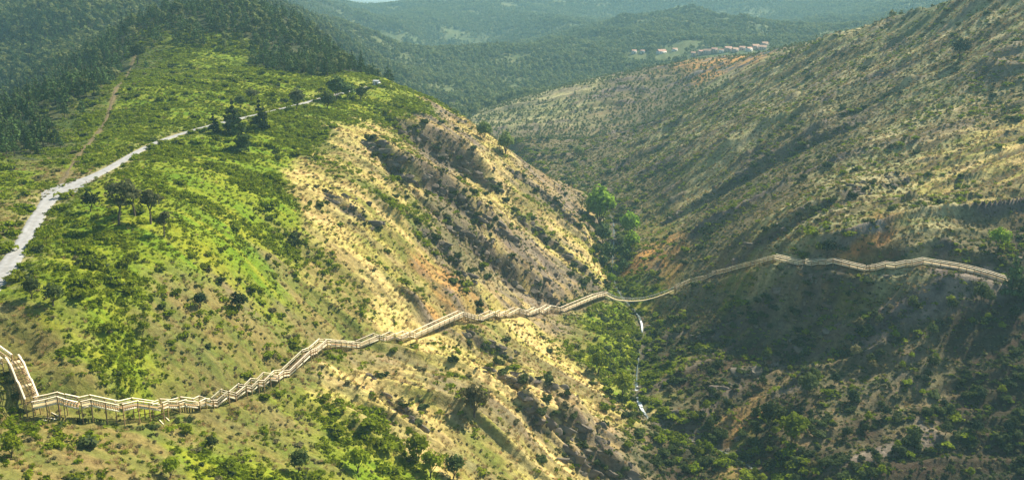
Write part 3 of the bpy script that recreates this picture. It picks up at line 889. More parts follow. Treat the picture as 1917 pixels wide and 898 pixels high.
def grass_mesh(name, seed, mat, n=22):
    rng = np.random.default_rng(seed)
    V, F = [], []
    for i in range(n):
        a = rng.random() * 6.283; r = 0.28 * rng.random() ** 0.5
        b = np.array([r * math.cos(a), r * math.sin(a), -0.06]); h = 0.25 + 0.3 * rng.random()
        lean = np.array([rng.normal() * .18, rng.normal() * .18, h]); w = rng.normal(size=3); w[2] = 0; w = w / np.linalg.norm(w) * 0.035
        V += [b - w, b + w, b + lean + w * 0.4, b + lean - w * 0.4]; F.append(tuple(range(4 * i, 4 * i + 4)))
    o = mesh_obj(name, np.array(V), np.array(F), mat, link=False); me = o.data; bpy.data.objects.remove(o)
    return me

def taper(P, r0, r1, sides=6):
    return tube(P, np.linspace(r0, r1, len(P)), sides)

def pine_parts(seed, h=9.0, w=1.9, n=240, low=0.20):
    rng = np.random.default_rng(seed)
    lean = rng.normal(scale=0.02, size=2)
    trunk = taper([(0, 0, -0.6), (lean[0] * h * .5, lean[1] * h * .5, h * 0.5), (lean[0] * h, lean[1] * h, h * 0.95)], 0.20, 0.04)
    L = []
    m = 8
    for i in range(m):
        f = i / (m - 1); z = h * (low + (0.96 - low) * f); r = w * (1 - f) ** 0.8 * (0.8 + 0.4 * rng.random()) + 0.22
        for q in range(3 if f < .7 else 1):
            a = rng.random() * 6.283; d = 0.5 * r if f < .7 else 0
            L.append(((d * math.cos(a) + lean[0] * z, d * math.sin(a) + lean[1] * z, z), (0.62 * r, 0.62 * r, 0.075 * h)))
    crown = leaf_cloud(rng, L, n, 0.34, up=-0.1, shell=0.25)
    return trunk, crown

def broad_parts(seed, h=6.5, w=2.6, n=420, trunk_h=0.38, leaf=0.30, lobes=9, lean=0.12, flat=0.75):
    rng = np.random.default_rng(seed)
    top = np.array([lean * h * 0.4, 0.0, h * trunk_h])
    parts = [taper([(0, 0, -0.6), top * 0.5 + rng.normal(scale=.06, size=3) * [1, 1, 0], top], 0.026 * h + .05, 0.018 * h + .03)]
    cz = h * (trunk_h + (1 - trunk_h) * 0.5)
    L = []
    for i in range(lobes):
        a = 6.283 * i / lobes + rng.normal() * .3; d = w * 0.55 * (0.4 + 0.6 * rng.random()); r = w * (0.36 + 0.22 * rng.random())
        c = (d * math.cos(a) + top[0] * 1.3, d * math.sin(a), cz + rng.normal() * h * 0.12)
        L.append((c, (r, r, r * flat)))
        if i % 2 == 0:
            parts.append(taper([top * 0.92, (top + np.array(c)) / 2 + rng.normal(scale=.1, size=3), np.array(c)], 0.014 * h, 0.006 * h, 5))
    L.append(((top[0] * 1.3, 0, cz + h * .1), (w * .5, w * .5, h * (1 - trunk_h) * .42)))
    crown = leaf_cloud(rng, L, n, leaf, shell=0.4)
    return merge(parts), crown

def tree_thing(name, parts, mats, loc, rz=0, sc=1.0, label='', group=None, cat='tree'):
    r = bpy.data.objects.new(name, None); COL.objects.link(r)
    r.location = loc; r.rotation_euler = (0, 0, rz); r.scale = (sc, sc, sc)
    for nm, (V, F), m in zip(('trunk', 'crown'), parts, mats):
        mesh_obj(nm, V, F, m, r)
    return tag(r, label, cat, group)

def dup_tree(src, loc, rz, sc, label=None, group=None):
    r = src.copy(); COL.objects.link(r); r.location = loc; r.rotation_euler = (0, 0, rz); r.scale = (sc, sc, sc * (0.85 + 0.3 * random.random()))
    if label: r['label'] = label
    if group: r['group'] = group
    for ch in list(src.children):
        c = ch.copy(); COL.objects.link(c); c.parent = r
    return r

def whole_mesh(name, parts, mats):
    V, F = merge(parts)
    o = mesh_obj(name, V, F, mats[0], link=False); me = o.data; bpy.data.objects.remove(o)
    me.materials.append(mats[1])
    idx = np.ones(len(F), np.int32); idx[:len(parts[0][1])] = 0
    me.polygons.foreach_set('material_index', idx)
    return me

# ------------------------------------------------------------------ scattering uncountable growth: one object per kind, instanced on its own points
def scatter_stuff(name, meshes, P, scale, rz, label, sz=None):
    me = bpy.data.meshes.new(name)
    me.vertices.add(len(P)); me.vertices.foreach_set('co', np.asarray(P, np.float32).ravel())
    a = me.attributes.new('size', 'FLOAT_VECTOR', 'POINT')
    S = np.repeat(np.asarray(scale, np.float32)[:, None], 3, 1)
    if sz is not None: S[:, 2] *= sz
    a.data.foreach_set('vector', S.ravel())
    a = me.attributes.new('turn', 'FLOAT_VECTOR', 'POINT')
    R = np.zeros((len(P), 3), np.float32); R[:, 2] = rz; R[:, 0] = 0.12 * np.sin(rz * 7); R[:, 1] = 0.12 * np.cos(rz * 11)
    a.data.foreach_set('vector', R.ravel())
    a = me.attributes.new('pick', 'INT', 'POINT')
    a.data.foreach_set('value', (np.arange(len(P)) % len(meshes)).astype(np.int32))
    o = bpy.data.objects.new(name, me); COL.objects.link(o)
    g = bpy.data.node_groups.new(name, 'GeometryNodeTree')
    g.interface.new_socket('Geometry', in_out='INPUT', socket_type='NodeSocketGeometry')
    g.interface.new_socket('Geometry', in_out='OUTPUT', socket_type='NodeSocketGeometry')
    N = g.nodes; I = N.new('NodeGroupInput'); O = N.new('NodeGroupOutput')
    iop = N.new('GeometryNodeInstanceOnPoints'); g.links.new(I.outputs[0], iop.inputs['Points'])
    jn = N.new('GeometryNodeJoinGeometry')
    for k, m in enumerate(meshes):
        so = bpy.data.objects.get(m.name + '_pattern') or bpy.data.objects.new(m.name + '_pattern', m)
        oi = N.new('GeometryNodeObjectInfo'); oi.inputs['Object'].default_value = so; oi.inputs['As Instance'].default_value = True; oi.transform_space = 'ORIGINAL'
        g.links.new(oi.outputs['Geometry'], jn.inputs[0])
    g.links.new(jn.outputs[0], iop.inputs['Instance']); iop.inputs['Pick Instance'].default_value = True
    for nm, ty, sk in (('size', 'FLOAT_VECTOR', 'Scale'), ('turn', 'FLOAT_VECTOR', 'Rotation'), ('pick', 'INT', 'Instance Index')):
        na = N.new('GeometryNodeInputNamedAttribute'); na.data_type = ty; na.inputs[0].default_value = nm
        if sk == 'Rotation':
            e2r = N.new('FunctionNodeEulerToRotation'); g.links.new(na.outputs[0], e2r.inputs[0]); g.links.new(e2r.outputs[0], iop.inputs[sk])
        else:
            g.links.new(na.outputs[0], iop.inputs[sk])
    g.links.new(iop.outputs[0], O.inputs[0])
    md = o.modifiers.new('grow', 'NODES'); md.node_group = g
    return tag(o, label, kind='stuff')

# candidate points over the hillsides in view
def fan_points(n, r0, r1, az=37.0, seed=1):
    rng = np.random.default_rng(seed)
    r = np.sqrt(rng.random(n) * (r1 ** 2 - r0 ** 2) + r0 ** 2); a = np.radians((rng.random(n) * 2 - 1) * az)
    return r * np.sin(a), r * np.cos(a), rng

ME_BRIGHT = [shrub_mesh('bright_shrub', 11 + i, M_BRIGHT, 150) for i in range(3)]
ME_DARKS = [shrub_mesh('dark_shrub', 21 + i, M_DARK, 150, 6, 0.85) for i in range(3)]
ME_OLIVE = [shrub_mesh('olive_shrub', 31 + i, M_OLIVE, 130, 5, 0.7) for i in range(3)]
ME_SCRUB = [tuft_mesh('green_scrub', 41 + i, M_BRIGHT) for i in range(3)]
ME_HEATH = [tuft_mesh('olive_heath', 51 + i, M_OLIVE) for i in range(3)]
ME_HEATHD = [tuft_mesh('dark_heath', 56 + i, M_DARK) for i in range(2)]
ME_GRASS = [grass_mesh('dry_grass', 61 + i, M_GRASS) for i in range(3)]
PINES = [pine_parts(71 + i, 8.5 + i * 0.8, 1.7 + .15 * i) for i in range(3)]
ME_PINE = [whole_mesh('pine', p, (M_BARK, M_PINE)) for p in PINES]
WOODS = [broad_parts(81 + i, 7.0, 2.9, 130, 0.22, 0.62, 7, 0.03, 0.85) for i in range(3)]
ME_WOOD = [whole_mesh('wood_tree', p, (M_BARK, M_WOOD)) for p in WOODS]

ZI = {c: i for i, c in enumerate(CATS)}
def pz(Z, **kw):
    p = np.zeros(len(Z), np.float32)
    for c, w in kw.items(): p += Z[:, ZI[c]] * w
    return p

def scatter_field():
    x, y, rng = fan_points(360000, 122, 680, 36.5, 5)
    Z = zones(x, y)
    d_walk = np.full(x.size, 1e9)
    for L, _g2 in WALKS: d_walk = np.minimum(d_walk, polyline_dist(L[:, 0], L[:, 1], x, y, 8.0)[0])
    d_walk = np.minimum(d_walk, polyline_dist(np.array([LEFT[-1][0], RIGHT[0][0]]), np.array([LEFT[-1][1], RIGHT[0][1]]), x, y, 8.0)[0])
    dr = polyline_dist(ROAD[:, 0], ROAD[:, 1], x, y, 12.0)[0]; dt = polyline_dist(TRAIL[:, 0], TRAIL[:, 1], x, y, 8.0)[0]; ds = polyline_dist(STREAM[:, 0], STREAM[:, 1], x, y, 20.0)[0]
    return x, y, Z, d_walk, dr, dt, ds, rng
FX, FY, FZ, D_WALK, D_ROAD, D_TRAIL, D_STREAM, FR = scatter_field()
FREE = (D_WALK > 1.9) & (D_ROAD > 2.0) & (D_TRAIL > 1.2) & (D_STREAM > 1.2)
CL1 = fbm(FX / 16, FY / 9, 601, 3); CL2 = 0.5 * fbm(FX / 9, FY / 6, 602, 3) + 0.8 * streak(FX, FY, 612, 35.0, 6.0); CL3 = 1.3 * streak(FX, FY, 603, 50.0, 4.5)
AREA_M = 360000 / (0.5 * (680 ** 2 - 122 ** 2) * math.radians(73))     # candidates per square metre
U1 = FR.random(FX.size)

def take(prob, free):
    global U1
    p = np.clip(prob / AREA_M, 0, 1)
    m = free & (U1 < p)
    U1 = FR.random(FX.size)
    return np.nonzero(m)[0]
CLUMP = 0.12 + 2.2 * sstep(0.0, 0.5, CL2)
BANK = np.exp(-(D_STREAM / 11.0) ** 2)
EDGE = 0.15 * np.exp(-((D_ROAD - 2.9) / 1.2) ** 2)
SCR = np.zeros(FX.size)
for L, A, wd in SCARPS:
    d, a_ = polyline_dist(L[:, 0], L[:, 1], FX, FY, 12.0)
    SCR = np.maximum(SCR, np.exp(-(d / 3.5) ** 2))
KINDS = {
 'bright': (pz(FZ, G=.075, g=.070, T=.011, Y=.004, W=.010, D=.026, B=.035, R=.006, O=.008, h=.02, F=.02) * CLUMP + 0.16 * BANK + EDGE, (0.5, 2.1), ME_BRIGHT),
 'dark': (pz(FZ, G=.005, g=.014, T=.003, Y=.004, W=.014, D=.040, B=.11, R=.016, O=.012, h=.03, F=.03) * CLUMP + 0.07 * BANK + SCR * 0.13, (0.55, 1.9), ME_DARKS),
 'olive': (pz(FZ, G=.005, g=.012, T=.012, Y=.012, W=.05, D=.05, B=.05, R=.022, O=.03, h=.02, F=.01) * (0.4 + 1.2 * sstep(-.2, .4, CL1)) + SCR * 0.10, (0.6, 0.9), ME_OLIVE),
}
SHRUBS = {}
for k, (pr, (smin, sspan), mm) in KINDS.items():
    i = take(pr, FREE & (D_ROAD > 2.6) & (D_WALK > 3.2))
    SHRUBS[k] = (FX[i], FY[i], smin + sspan * FR.random(i.size) ** 3.2, mm)
i = take(pz(FZ, G=1.15, g=1.0, T=.26, Y=.06, W=.10, D=.12, B=.10, R=.02, O=.03) * (0.5 + 1.0 * sstep(-.35, .35, CL1)), FREE)
scatter_stuff('green_scrub', ME_SCRUB, np.c_[FX[i], FY[i], height(FX[i], FY[i])], (0.5 + 1.1 * FR.random(i.size) ** 2) * (0.8 + 0.7 * sstep(-.1, .4, CL1[i])), 6.283 * FR.random(i.size), 'low bright green scrub covering the left hillside')
i = take(pz(FZ, G=.03, g=.06, T=.13, Y=.08, W=.30, D=.22, B=.22, R=.12, O=.16) * (0.3 + 1.3 * sstep(-.3, .4, CL3)), FREE)
scatter_stuff('olive_heath', ME_HEATH, np.c_[FX[i], FY[i], height(FX[i], FY[i])], 0.5 + 0.6 * FR.random(i.size), 6.283 * FR.random(i.size), 'low olive heath scattered over the dry slopes')
i = take(pz(FZ, G=.012, g=.04, T=.04, Y=.02, W=.06, D=.30, B=.55, R=.08, O=.04) * (0.3 + 1.3 * sstep(-.3, .4, -CL3)), FREE)  # thickened in the dark zones to stand in for their shade
scatter_stuff('dark_heath', ME_HEATHD, np.c_[FX[i], FY[i], height(FX[i], FY[i])], 0.5 + 0.7 * FR.random(i.size), 6.283 * FR.random(i.size), 'low dark green heath on the shaded slopes')
i = take(pz(FZ, G=.02, T=.30, Y=.55, W=.40, D=.20, R=.15, O=.45) , FREE)
scatter_stuff('dry_grass', ME_GRASS, np.c_[FX[i], FY[i], height(FX[i], FY[i])], 0.8 + 0.7 * FR.random(i.size), 6.283 * FR.random(i.size), 'tufts of dry golden grass on the sunlit slope')

# ------------------------------------------------------------------ shrubs: the largest in the picture one by one, the rest as a mass
def in_view(x, y, z, margin=0):
    u, v, f = project(x, y, z)
    return (u > -margin) & (u < W0 + margin) & (v > -margin) & (v < H0 + margin), u, v, f

def visible(x, y, z):
    """True where nothing of the ground stands between the camera and a point."""
    ok = np.ones(x.size, bool)
    for f in np.linspace(0.35, 0.985, 34):
        ok &= (CAM_Z + (z - CAM_Z) * f) > height(x * f, y * f) - 0.3
    return ok

def place_name(u, v, x, y):
    """Where on the hillsides a shrub stands, in words."""
    if x > 47 + (y > 470) * -15:
        if v < 300: return 'on the upper right slope'
        if v < 520: return 'on the right slope above the far boardwalk' if u > 1270 else 'on the right bank above the footbridge'
        if v < 640: return 'on the right slope below the far boardwalk'
        return 'on the dark lower right slope' if u > 1330 else 'on the right bank of the stream'
    if u > 1090: return 'on the left bank of the stream'
    lw = float(np.interp(u, [p[0] for p in LEFT_PX], [p[1] for p in LEFT_PX]))
    if v > lw + 10:
        if u < 420: return 'on the near slope below the boardwalk corner'
        return 'on the golden slope below the boardwalk' if u > 620 else 'on the near slope below the curving boardwalk'
    rd = float(np.interp(u, [p[0] for p in ROAD_PX], [p[1] for p in ROAD_PX]))
    if v < rd and u < 700: return 'in the green field beyond the gravel road'
    if u < 520:
        if v < rd + 55: return 'just below the gravel road'
        if v > lw - 95: return 'on the bare slope just above the boardwalk'
        return 'in the scrub between road and boardwalk'
    return 'on the golden rocky slope above the boardwalk' if u < 850 else 'on the rock ribs above the boardwalk'

ORD = ['leftmost', 'second from left', 'third from left', 'fourth from left', 'fifth from left', 'sixth from left', 'seventh from left', 'eighth from left', 'ninth from left', 'tenth from left']

def label_row(lb, lst, cat):
    """Label things of one look and place: by their order where that can be counted, else shared within the group."""
    lst.sort(key=lambda q: q[0])
    n = len(lst)
    for i, (u_, o, gr_) in enumerate(lst):
        if n == 1: t = lb
        elif n <= 10: t = lb + ', ' + (ORD[i] if i < n - 1 else 'rightmost')
        else:
            k = i * 3 // n
            t = lb + (', left part', ', middle part', ', right part')[k]
            gr_ = gr_ + (', left part', ', middle part', ', right part')[k]
        tag(o, t, cat, gr_)

LOOK = {'bright': ('bright green', 'bright_green_shrub', 'bright green shrubs'), 'dark': ('dark green', 'dark_green_shrub', 'dark green shrubs'), 'olive': ('grey olive', 'olive_shrub', 'olive shrubs')}
for k, (x, y, s, mm) in SHRUBS.items():
    z = height(x, y)
    iv, u, v, f = in_view(x, y, z + 0.5)
    size = s / f * iv
    order = np.argsort(-size)[:520]
    vis = visible(x[order], y[order], z[order] + 1.0)
    ind = order[vis][:150 if k == 'bright' else (110 if k == 'dark' else 40)]
    look, nm, gr = LOOK[k]
    made = {}
    for n_, j in enumerate(ind):
        o = bpy.data.objects.new(nm, mm[n_ % len(mm)]); COL.objects.link(o)
        o.location = (x[j], y[j], z[j] - 0.12); o.rotation_euler = (0, 0, float(6.283 * random.random())); o.scale = (float(s[j]) * (0.9 + .3 * random.random()), float(s[j]), float(s[j]) * (0.75 + 0.3 * random.random()))
        big = 'large ' if s[j] / f[j] > 0.0088 else ''
        w_ = place_name(u[j], v[j], x[j], y[j])
        made.setdefault((big + look + ' shrub ' + w_), []).append((float(u[j]), o, f'{gr} {w_}'))
    for lb, lst in made.items():
        label_row(lb, lst, 'shrub')
    rest = np.setdiff1d(np.arange(x.size), ind)
    scatter_stuff('distant_' + nm + 's', mm, np.c_[x, y, z - 0.1][rest], s[rest], 6.283 * FR.random(rest.size), f'smaller {look} shrubs dotted over the valley slopes', 0.9)

# ------------------------------------------------------------------ conifer forest on the left hill: front rows one by one
def forest():
    x, y, rng = fan_points(60000, 330, 1150, 40, 9)
    sel = (x < -20)
    x, y = x[sel], y[sel]
    Z = zones(x, y)
    dt = polyline_dist(TRAIL[:, 0], TRAIL[:, 1], x, y, 12.0)[0]; dr = polyline_dist(ROAD[:, 0], ROAD[:, 1], x, y, 12.0)[0]
    p = (Z[:, ZI['F']] * 1.0) * (fbm(x / 25, y / 18, 701, 2) > -0.45)
    m = (rng.random(x.size) < p) & (dt > 4) & (dr > 5)
    x, y = x[m], y[m]
    # keep trunks apart
    cell = {}; keep = []
    for j in range(x.size):
        c = (int(x[j] / 3.4), int(y[j] / 3.4))
        if c in cell: continue
        cell[c] = 1; keep.append(j)
    x, y = x[keep], y[keep]
    z = height(x, y)
    s = 0.5 + 0.8 * rng.random(x.size)
    iv, u, v, f = in_view(x, y, z + 4, 5)
    order = np.argsort(-(s / f) * iv)[:700]
    vis = visible(x[order], y[order], z[order] + 5)
    ind = order[vis][:260]
    src = []; made = {}
    for n_, j in enumerate(ind):
        if n_ < 3:
            o = tree_thing('conifer', PINES[n_], (M_BARK, M_PINE), (x[j], y[j], z[j]), 6.28 * random.random(), s[j], 'tree', 'conifers of the left hill'); src.append(o)
        else:
            o = dup_tree(src[n_ % 3], (x[j], y[j], z[j]), 6.28 * random.random(), float(s[j]))
        if u[j] < 260 : w_ = 'dark conifer in the shaded wood at upper left'
        elif u[j] < 480: w_ = 'dark conifer on the hilltop above the green field'
        else: w_ = 'dark conifer in the wood behind the far end of the gravel road'
        made.setdefault(w_, []).append((float(u[j]), o, 'conifers ' + w_[13:]))
    rest = np.setdiff1d(np.arange(x.size), ind)
    for lb, lst in made.items(): label_row(lb, lst, 'tree')
    scatter_stuff('conifer_forest', ME_PINE + ME_WOOD[:1], np.c_[x, y, z][rest], s[rest], 6.283 * rng.random(rest.size), 'dense dark conifer forest over the left hill')
    print('forest', x.size)
forest()

HAMLET = [(1187,100,7,0),(1203,100,7,0),(1238,101,14,0),(1263,97,8,0),(1298,104,10,1),(1311,101,10,1),(1324,100,11,1),(1337,97,10,1),(1350,99,11,0),(1363,95,11,1),(1376,97,11,1),(1389,94,11,1),(1402,96,11,0),(1414,91,12,1),(1427,93,12,1),(1431,86,9,1)]
HAM = march(height, [q[0] for q in HAMLET], [q[1] for q in HAMLET])

def far_wood():
    x, y, rng = fan_points(300000, 660, 2480, 33, 13)
    Z = zones(x, y)
    cl = fbm(x / 60, y / 40, 711, 3)
    low = pz(Z, W=1, D=1, O=1, Y=1) > 0.5
    p = pz(Z, h=.75, F=.6, W=1.6, D=1.6, O=.7, G=.04, g=.05) * sstep(-.6, .1, cl)
    m = rng.random(x.size) < p
    x, y, low = x[m], y[m], low[m]; z = height(x, y)
    iv, u, v, f = in_view(x, y, z + 3, 60)
    for hx, hy in zip(HAM[0], HAM[1]):
        iv &= ~((np.abs(x - hx * (y / hy)) < 9) & (y > hy - 60) & (y < hy + 8))
    x, y, z, low = x[iv], y[iv], z[iv], low[iv]
    scatter_stuff('far_wood', ME_WOOD, np.c_[x, y, z - 0.4], (0.55 + 0.75 * rng.random(x.size)) * np.where(low, 0.34, 1.0), 6.283 * rng.random(x.size), 'hazy woodland filling the far valley and its hills')
    print('far wood', x.size)
far_wood()

# ------------------------------------------------------------------ trees that stand out singly
def base_at(u, v):
    x, y, z, _ = march(height, [u], [v])
    return float(x[0]), float(y[0]), float(z[0])

OAK = [broad_parts(101 + i, 6.5, 2.5, 800, 0.42, 0.24, 9, (0.22, -0.10, 0.05, 0.1)[i], 0.75) for i in range(4)]
RIV = [broad_parts(111 + i, 7.0, 3.3, 1100, 0.05, 0.36, 13, 0.02, 0.95) for i in range(2)]
RND = [broad_parts(121 + i, 4.5, 2.2, 420, 0.16, 0.26, 9, 0.02, 0.8) for i in range(2)]
COLM = [pine_parts(131 + i, 8.0, 2.1, 700, 0.07) for i in range(2)]
M_SHADE = foliage_mat('leaves_blackgreen', (.016, .032, .014), (.038, .060, .022), None, 0.15, 0.15)
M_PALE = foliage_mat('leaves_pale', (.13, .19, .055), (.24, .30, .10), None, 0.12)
SINGLE = [  # u, v of the foot, height in pixels, shape, size of shape, leaves, name, label
 (222,421,80,OAK[0],6.5,M_OAK,'leaning_tree','tall grey green tree with leaning bare trunk, leftmost of four below the road junction'),
 (253,405,66,OAK[1],6.5,M_OAK,'broadleaf_tree','grey green tree with bare trunk, second of four below the road junction'),
 (282,419,64,OAK[2],6.5,M_OAK,'broadleaf_tree','grey green tree with short dark trunk, third of four below the road junction'),
 (307,443,46,OAK[3],6.5,M_OAK,'broadleaf_tree','small tree with thin trunk, rightmost of four below the road junction'),
 (170,396,40,RND[0],4.5,M_SHADE,'round_tree','dark dense round tree casting shade left of the four road trees'),
 (401,249,42,COLM[0],8,M_SHADE,'cypress','short blackish conical tree beside the gravel road, leftmost of the dark cluster'),
 (428,251,56,COLM[1],8,M_SHADE,'cypress','blackish conical tree beside the gravel road, second from left in the dark cluster'),
 (438,248,66,COLM[0],8,M_SHADE,'cypress','tall thin blackish tree in the middle of the dark roadside cluster'),
 (449,284,84,COLM[1],8,M_PINE,'cypress','tall green conical tree standing in front of the dark roadside cluster'),
 (487,242,62,COLM[0],8,M_SHADE,'cypress','blackish conical tree beside the road, rightmost of the dark cluster'),
 (450,206,30,RND[1],4.5,M_DARK,'round_tree','dark round tree in the field above the roadside cluster'),
 (470,190,26,RND[0],4.5,M_OAK,'round_tree','brownish round tree in the field above the roadside cluster'),
 (556,206,42,RND[1],4.5,M_OAK,'round_tree','grey green round tree right beside the gravel road bend'),
 (613,206,36,RND[0],4.5,M_DARK,'round_tree','dark round tree beside the white board near the road end'),
 (630,192,52,RND[1],4.5,M_PINE,'round_tree','tall blue green tree overhanging the road near its end'),
 (650,188,34,RND[0],4.5,M_PINE,'round_tree','blue green tree below the road, left of the white hut'),
 (675,190,30,RND[1],4.5,M_DARK,'round_tree','low dark tree just below the end of the gravel road'),
 (157,176,32,RND[0],4.5,M_WOOD,'round_tree','pale round tree on the edge of the shaded wood at upper left'),
 (258,120,40,RND[1],4.5,M_DARK,'round_tree','dark tree at the top end of the dirt path'),
 (1121,422,80,RIV[0],7,M_RIVER,'riverside_tree','tallest bright green tree in the valley bottom upstream of the footbridge'),
 (1178,442,50,RIV[1],7,M_RIVER,'riverside_tree','bright green tree on the right bank, upper of two above each other'),
 (1181,472,44,RIV[0],7,M_RIVER,'riverside_tree','bright green tree on the right bank, lower of two above each other'),
 (1142,534,26,RND[0],4.5,M_RIVER,'riverside_bush','small bright green bush on the stream just above the footbridge'),
 (1152,512,18,RND[1],4.5,M_RIVER,'riverside_bush','tiny bright green bush between the dark stream trees'),
 (1128,462,46,RND[1],4.5,M_PINE,'riverside_tree','dark blue green tree below the tallest bright stream tree'),
 (1136,494,44,RND[0],4.5,M_PINE,'riverside_tree','dark blue green tree in the stream gully, middle of three'),
 (1166,492,40,RND[1],4.5,M_PINE,'riverside_tree','dark blue green tree on the stream gully floor, right of middle'),
 (1118,484,30,RND[0],4.5,M_DARK,'riverside_tree','small dark tree on the left edge of the stream gully'),
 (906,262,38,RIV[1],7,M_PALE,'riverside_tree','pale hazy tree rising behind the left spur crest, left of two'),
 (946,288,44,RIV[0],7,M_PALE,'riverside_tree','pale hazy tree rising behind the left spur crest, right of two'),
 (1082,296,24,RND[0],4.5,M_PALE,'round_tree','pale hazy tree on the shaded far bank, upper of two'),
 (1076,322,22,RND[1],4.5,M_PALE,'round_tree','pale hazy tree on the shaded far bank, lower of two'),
 (1867,470,48,RND[0],4.5,M_RIVER,'round_bush','bright green round bush above the far boardwalk near the right edge'),
 (1893,550,84,COLM[1],8,M_PINE,'conical_tree','tall dark conical tree beside the right end of the far boardwalk'),
 (1912,566,54,RND[1],4.5,M_DARK,'round_tree','dark tree at the right picture edge below the far boardwalk'),
 (1548,481,36,RND[0],4.5,M_SHADE,'round_bush','dark round bush just above the middle of the far boardwalk'),
 (1836,572,46,RND[1],4.5,M_DARK,'round_bush','dark bush just below the right end of the far boardwalk'),
 (1796,112,40,RND[0],4.5,M_SHADE,'round_bush','large dark bush high on the upper right slope'),
 (1480,836,70,RND[1],4.5,M_BRIGHT,'round_tree','green bushy tree low on the dark right slope'),
 (1440,806,62,RND[0],4.5,M_DARK,'round_tree','dark bushy tree left of the green one low on the right slope'),
 (1510,745,52,RND[1],4.5,M_DARK,'round_tree','dark bushy tree above the green one low on the right slope'),
 (888,778,66,RND[0],4.5,M_OLIVE,'tall_bush','tall olive bush alone on the golden slope below the boardwalk'),
 (1165,745,52,RND[1],4.5,M_BRIGHT,'riverside_bush','green bush on the left bank beside the white rapids'),
 (1120,700,46,RND[0],4.5,M_BRIGHT,'riverside_bush','green bush on the left bank above the white rapids'),
 (320,896,46,RND[1],4.5,M_BRIGHT,'round_bush','bright green bush at the bottom edge, right of the boardwalk corner'),
 (396,842,30,RND[0],4.5,M_DARK,'round_bush','dark green bush below the boardwalk where it begins to climb right'),
 (350,816,26,RND[1],4.5,M_BRIGHT,'round_bush','bright green bush just below the lowest boardwalk stretch'),
 (22,856,46,RND[0],4.5,M_BRIGHT,'round_bush','green bush at the left edge below the staircase'),
 (780,868,62,RND[1],4.5,M_BRIGHT,'round_bush','large green bush near the bottom edge, left of two on the golden slope'),
 (806,893,56,RND[0],4.5,M_BRIGHT,'round_bush','large green bush at the bottom edge, right of two on the golden slope'),
 (850,897,52,RND[1],4.5,M_DARK,'round_bush','dark green bush at the bottom edge right of the two bright ones'),
 (670,884,52,RND[0],4.5,M_BRIGHT,'round_bush','green bush among the thicket along the bottom edge'),
 (560,886,50,RND[1],4.5,M_DARK,'round_bush','dark green bush among the thicket along the bottom edge'),
 (205,628,30,RND[1],4.5,M_BRIGHT,'round_bush','bright green bush at the lower edge of the green scrub, left of two'),
 (268,626,30,RND[0],4.5,M_BRIGHT,'round_bush','bright green bush at the lower edge of the green scrub, right of two'),
 (375,578,34,RND[1],4.5,M_SHADE,'round_bush','blackish green bush in the scrub above the boardwalk, left of a pair'),
 (447,582,40,RND[0],4.5,M_SHADE,'round_bush','blackish green bush in the scrub above the boardwalk, right of a pair'),
 (60,560,44,RND[1],4.5,M_DARK,'round_bush','dark green bush beside the lower end of the gravel road, left of two'),
 (100,572,46,RND[0],4.5,M_DARK,'round_bush','dark green bush beside the lower end of the gravel road, right of two'),
]
_sx, _sy, _sz, _ = march(height, [q[0] for q in SINGLE], [q[1] for q in SINGLE])
for (u, v, hp, parts, h0, leaf, nm, lb), x, y, z in zip(SINGLE, _sx.tolist(), _sy.tolist(), _sz.tolist()):
    hgt = hp * math.hypot(y, z - CAM_Z) / FPX * 0.97
    tree_thing(nm, parts, (M_BARK, leaf), (x, y, z), random.uniform(-0.3, 0.3), hgt / h0, lb, None, 'bush' if 'bush' in nm else 'tree')

# trees crowding the stream gully, and dark bushes added as shade under the boardwalk
def gully_trees():
    rng = np.random.default_rng(77)
    SR = resample(STREAM, 1.0)
    sp = SR[(SR[:, 1] > 372) & (SR[:, 1] < 545)]
    src = {}
    for n_ in range(34):
        p = sp[int(rng.random() * len(sp))]
        x, y = p[0] + rng.choice([-1, 1]) * rng.uniform(1.5, 7.5), p[1]
        k = int(rng.random() < 0.3)
        sc = rng.uniform(0.7, 1.35)
        loc = (x, y, float(height(x, y)))
        lb = ('dark green tree crowded in the stream gully upstream of the footbridge', 'light green tree crowded in the stream gully upstream of the footbridge')[k]
        if k not in src: src[k] = tree_thing('gully_tree', RND[k], (M_BARK, (M_PINE, M_WOOD)[k]), loc, 0, sc, lb, ('dark gully trees', 'light gully trees')[k])
        else: dup_tree(src[k], loc, rng.random() * 6.28, sc)
    for n_ in range(34):
        q = SR[(SR[:, 1] > 195) & (SR[:, 1] < 345)] if n_ < 18 else SR[(SR[:, 1] > 195) & (SR[:, 1] < 245)]
        p = q[int(rng.random() * len(q))]
        x, y = p[0] - rng.uniform(1.2, 8.0), p[1]
        o = dup_tree(bank_src, (x, y, float(height(x, y))), rng.random() * 6.28, rng.uniform(0.4, 0.75), 'green bush in the thicket along the left stream bank', 'left bank thicket bushes')
bank_src = [o for o in COL.objects if o.get('label', '').startswith('green bush on the left bank beside')][0]
gully_trees()

def add_shade_bushes():  # bushes put in to darken the hollow below the deck
    pts_ = [(30, 740), (22, 715), (42, 772), (70, 792), (110, 800), (150, 790), (185, 794), (215, 797), (240, 800), (262, 802), (285, 800), (330, 790), (352, 786), (12, 700)]
    x, y, z, _ = march(height, [p[0] for p in pts_], [p[1] for p in pts_])
    for n_ in range(len(pts_)):
        o = bpy.data.objects.new('shade_bush', ME_DARKS[n_ % 3]); COL.objects.link(o)
        k = random.uniform(0.8, 1.25)
        o.location = (x[n_], y[n_], z[n_] - 0.15); o.scale = (k * 1.2, k, k * 0.8); o.rotation_euler = (0, 0, n_ * 1.3)
        tag(o, 'dark green bush added as shade in the hollow under the boardwalk corner', 'bush', 'bushes added as shade under the boardwalk')
add_shade_bushes()

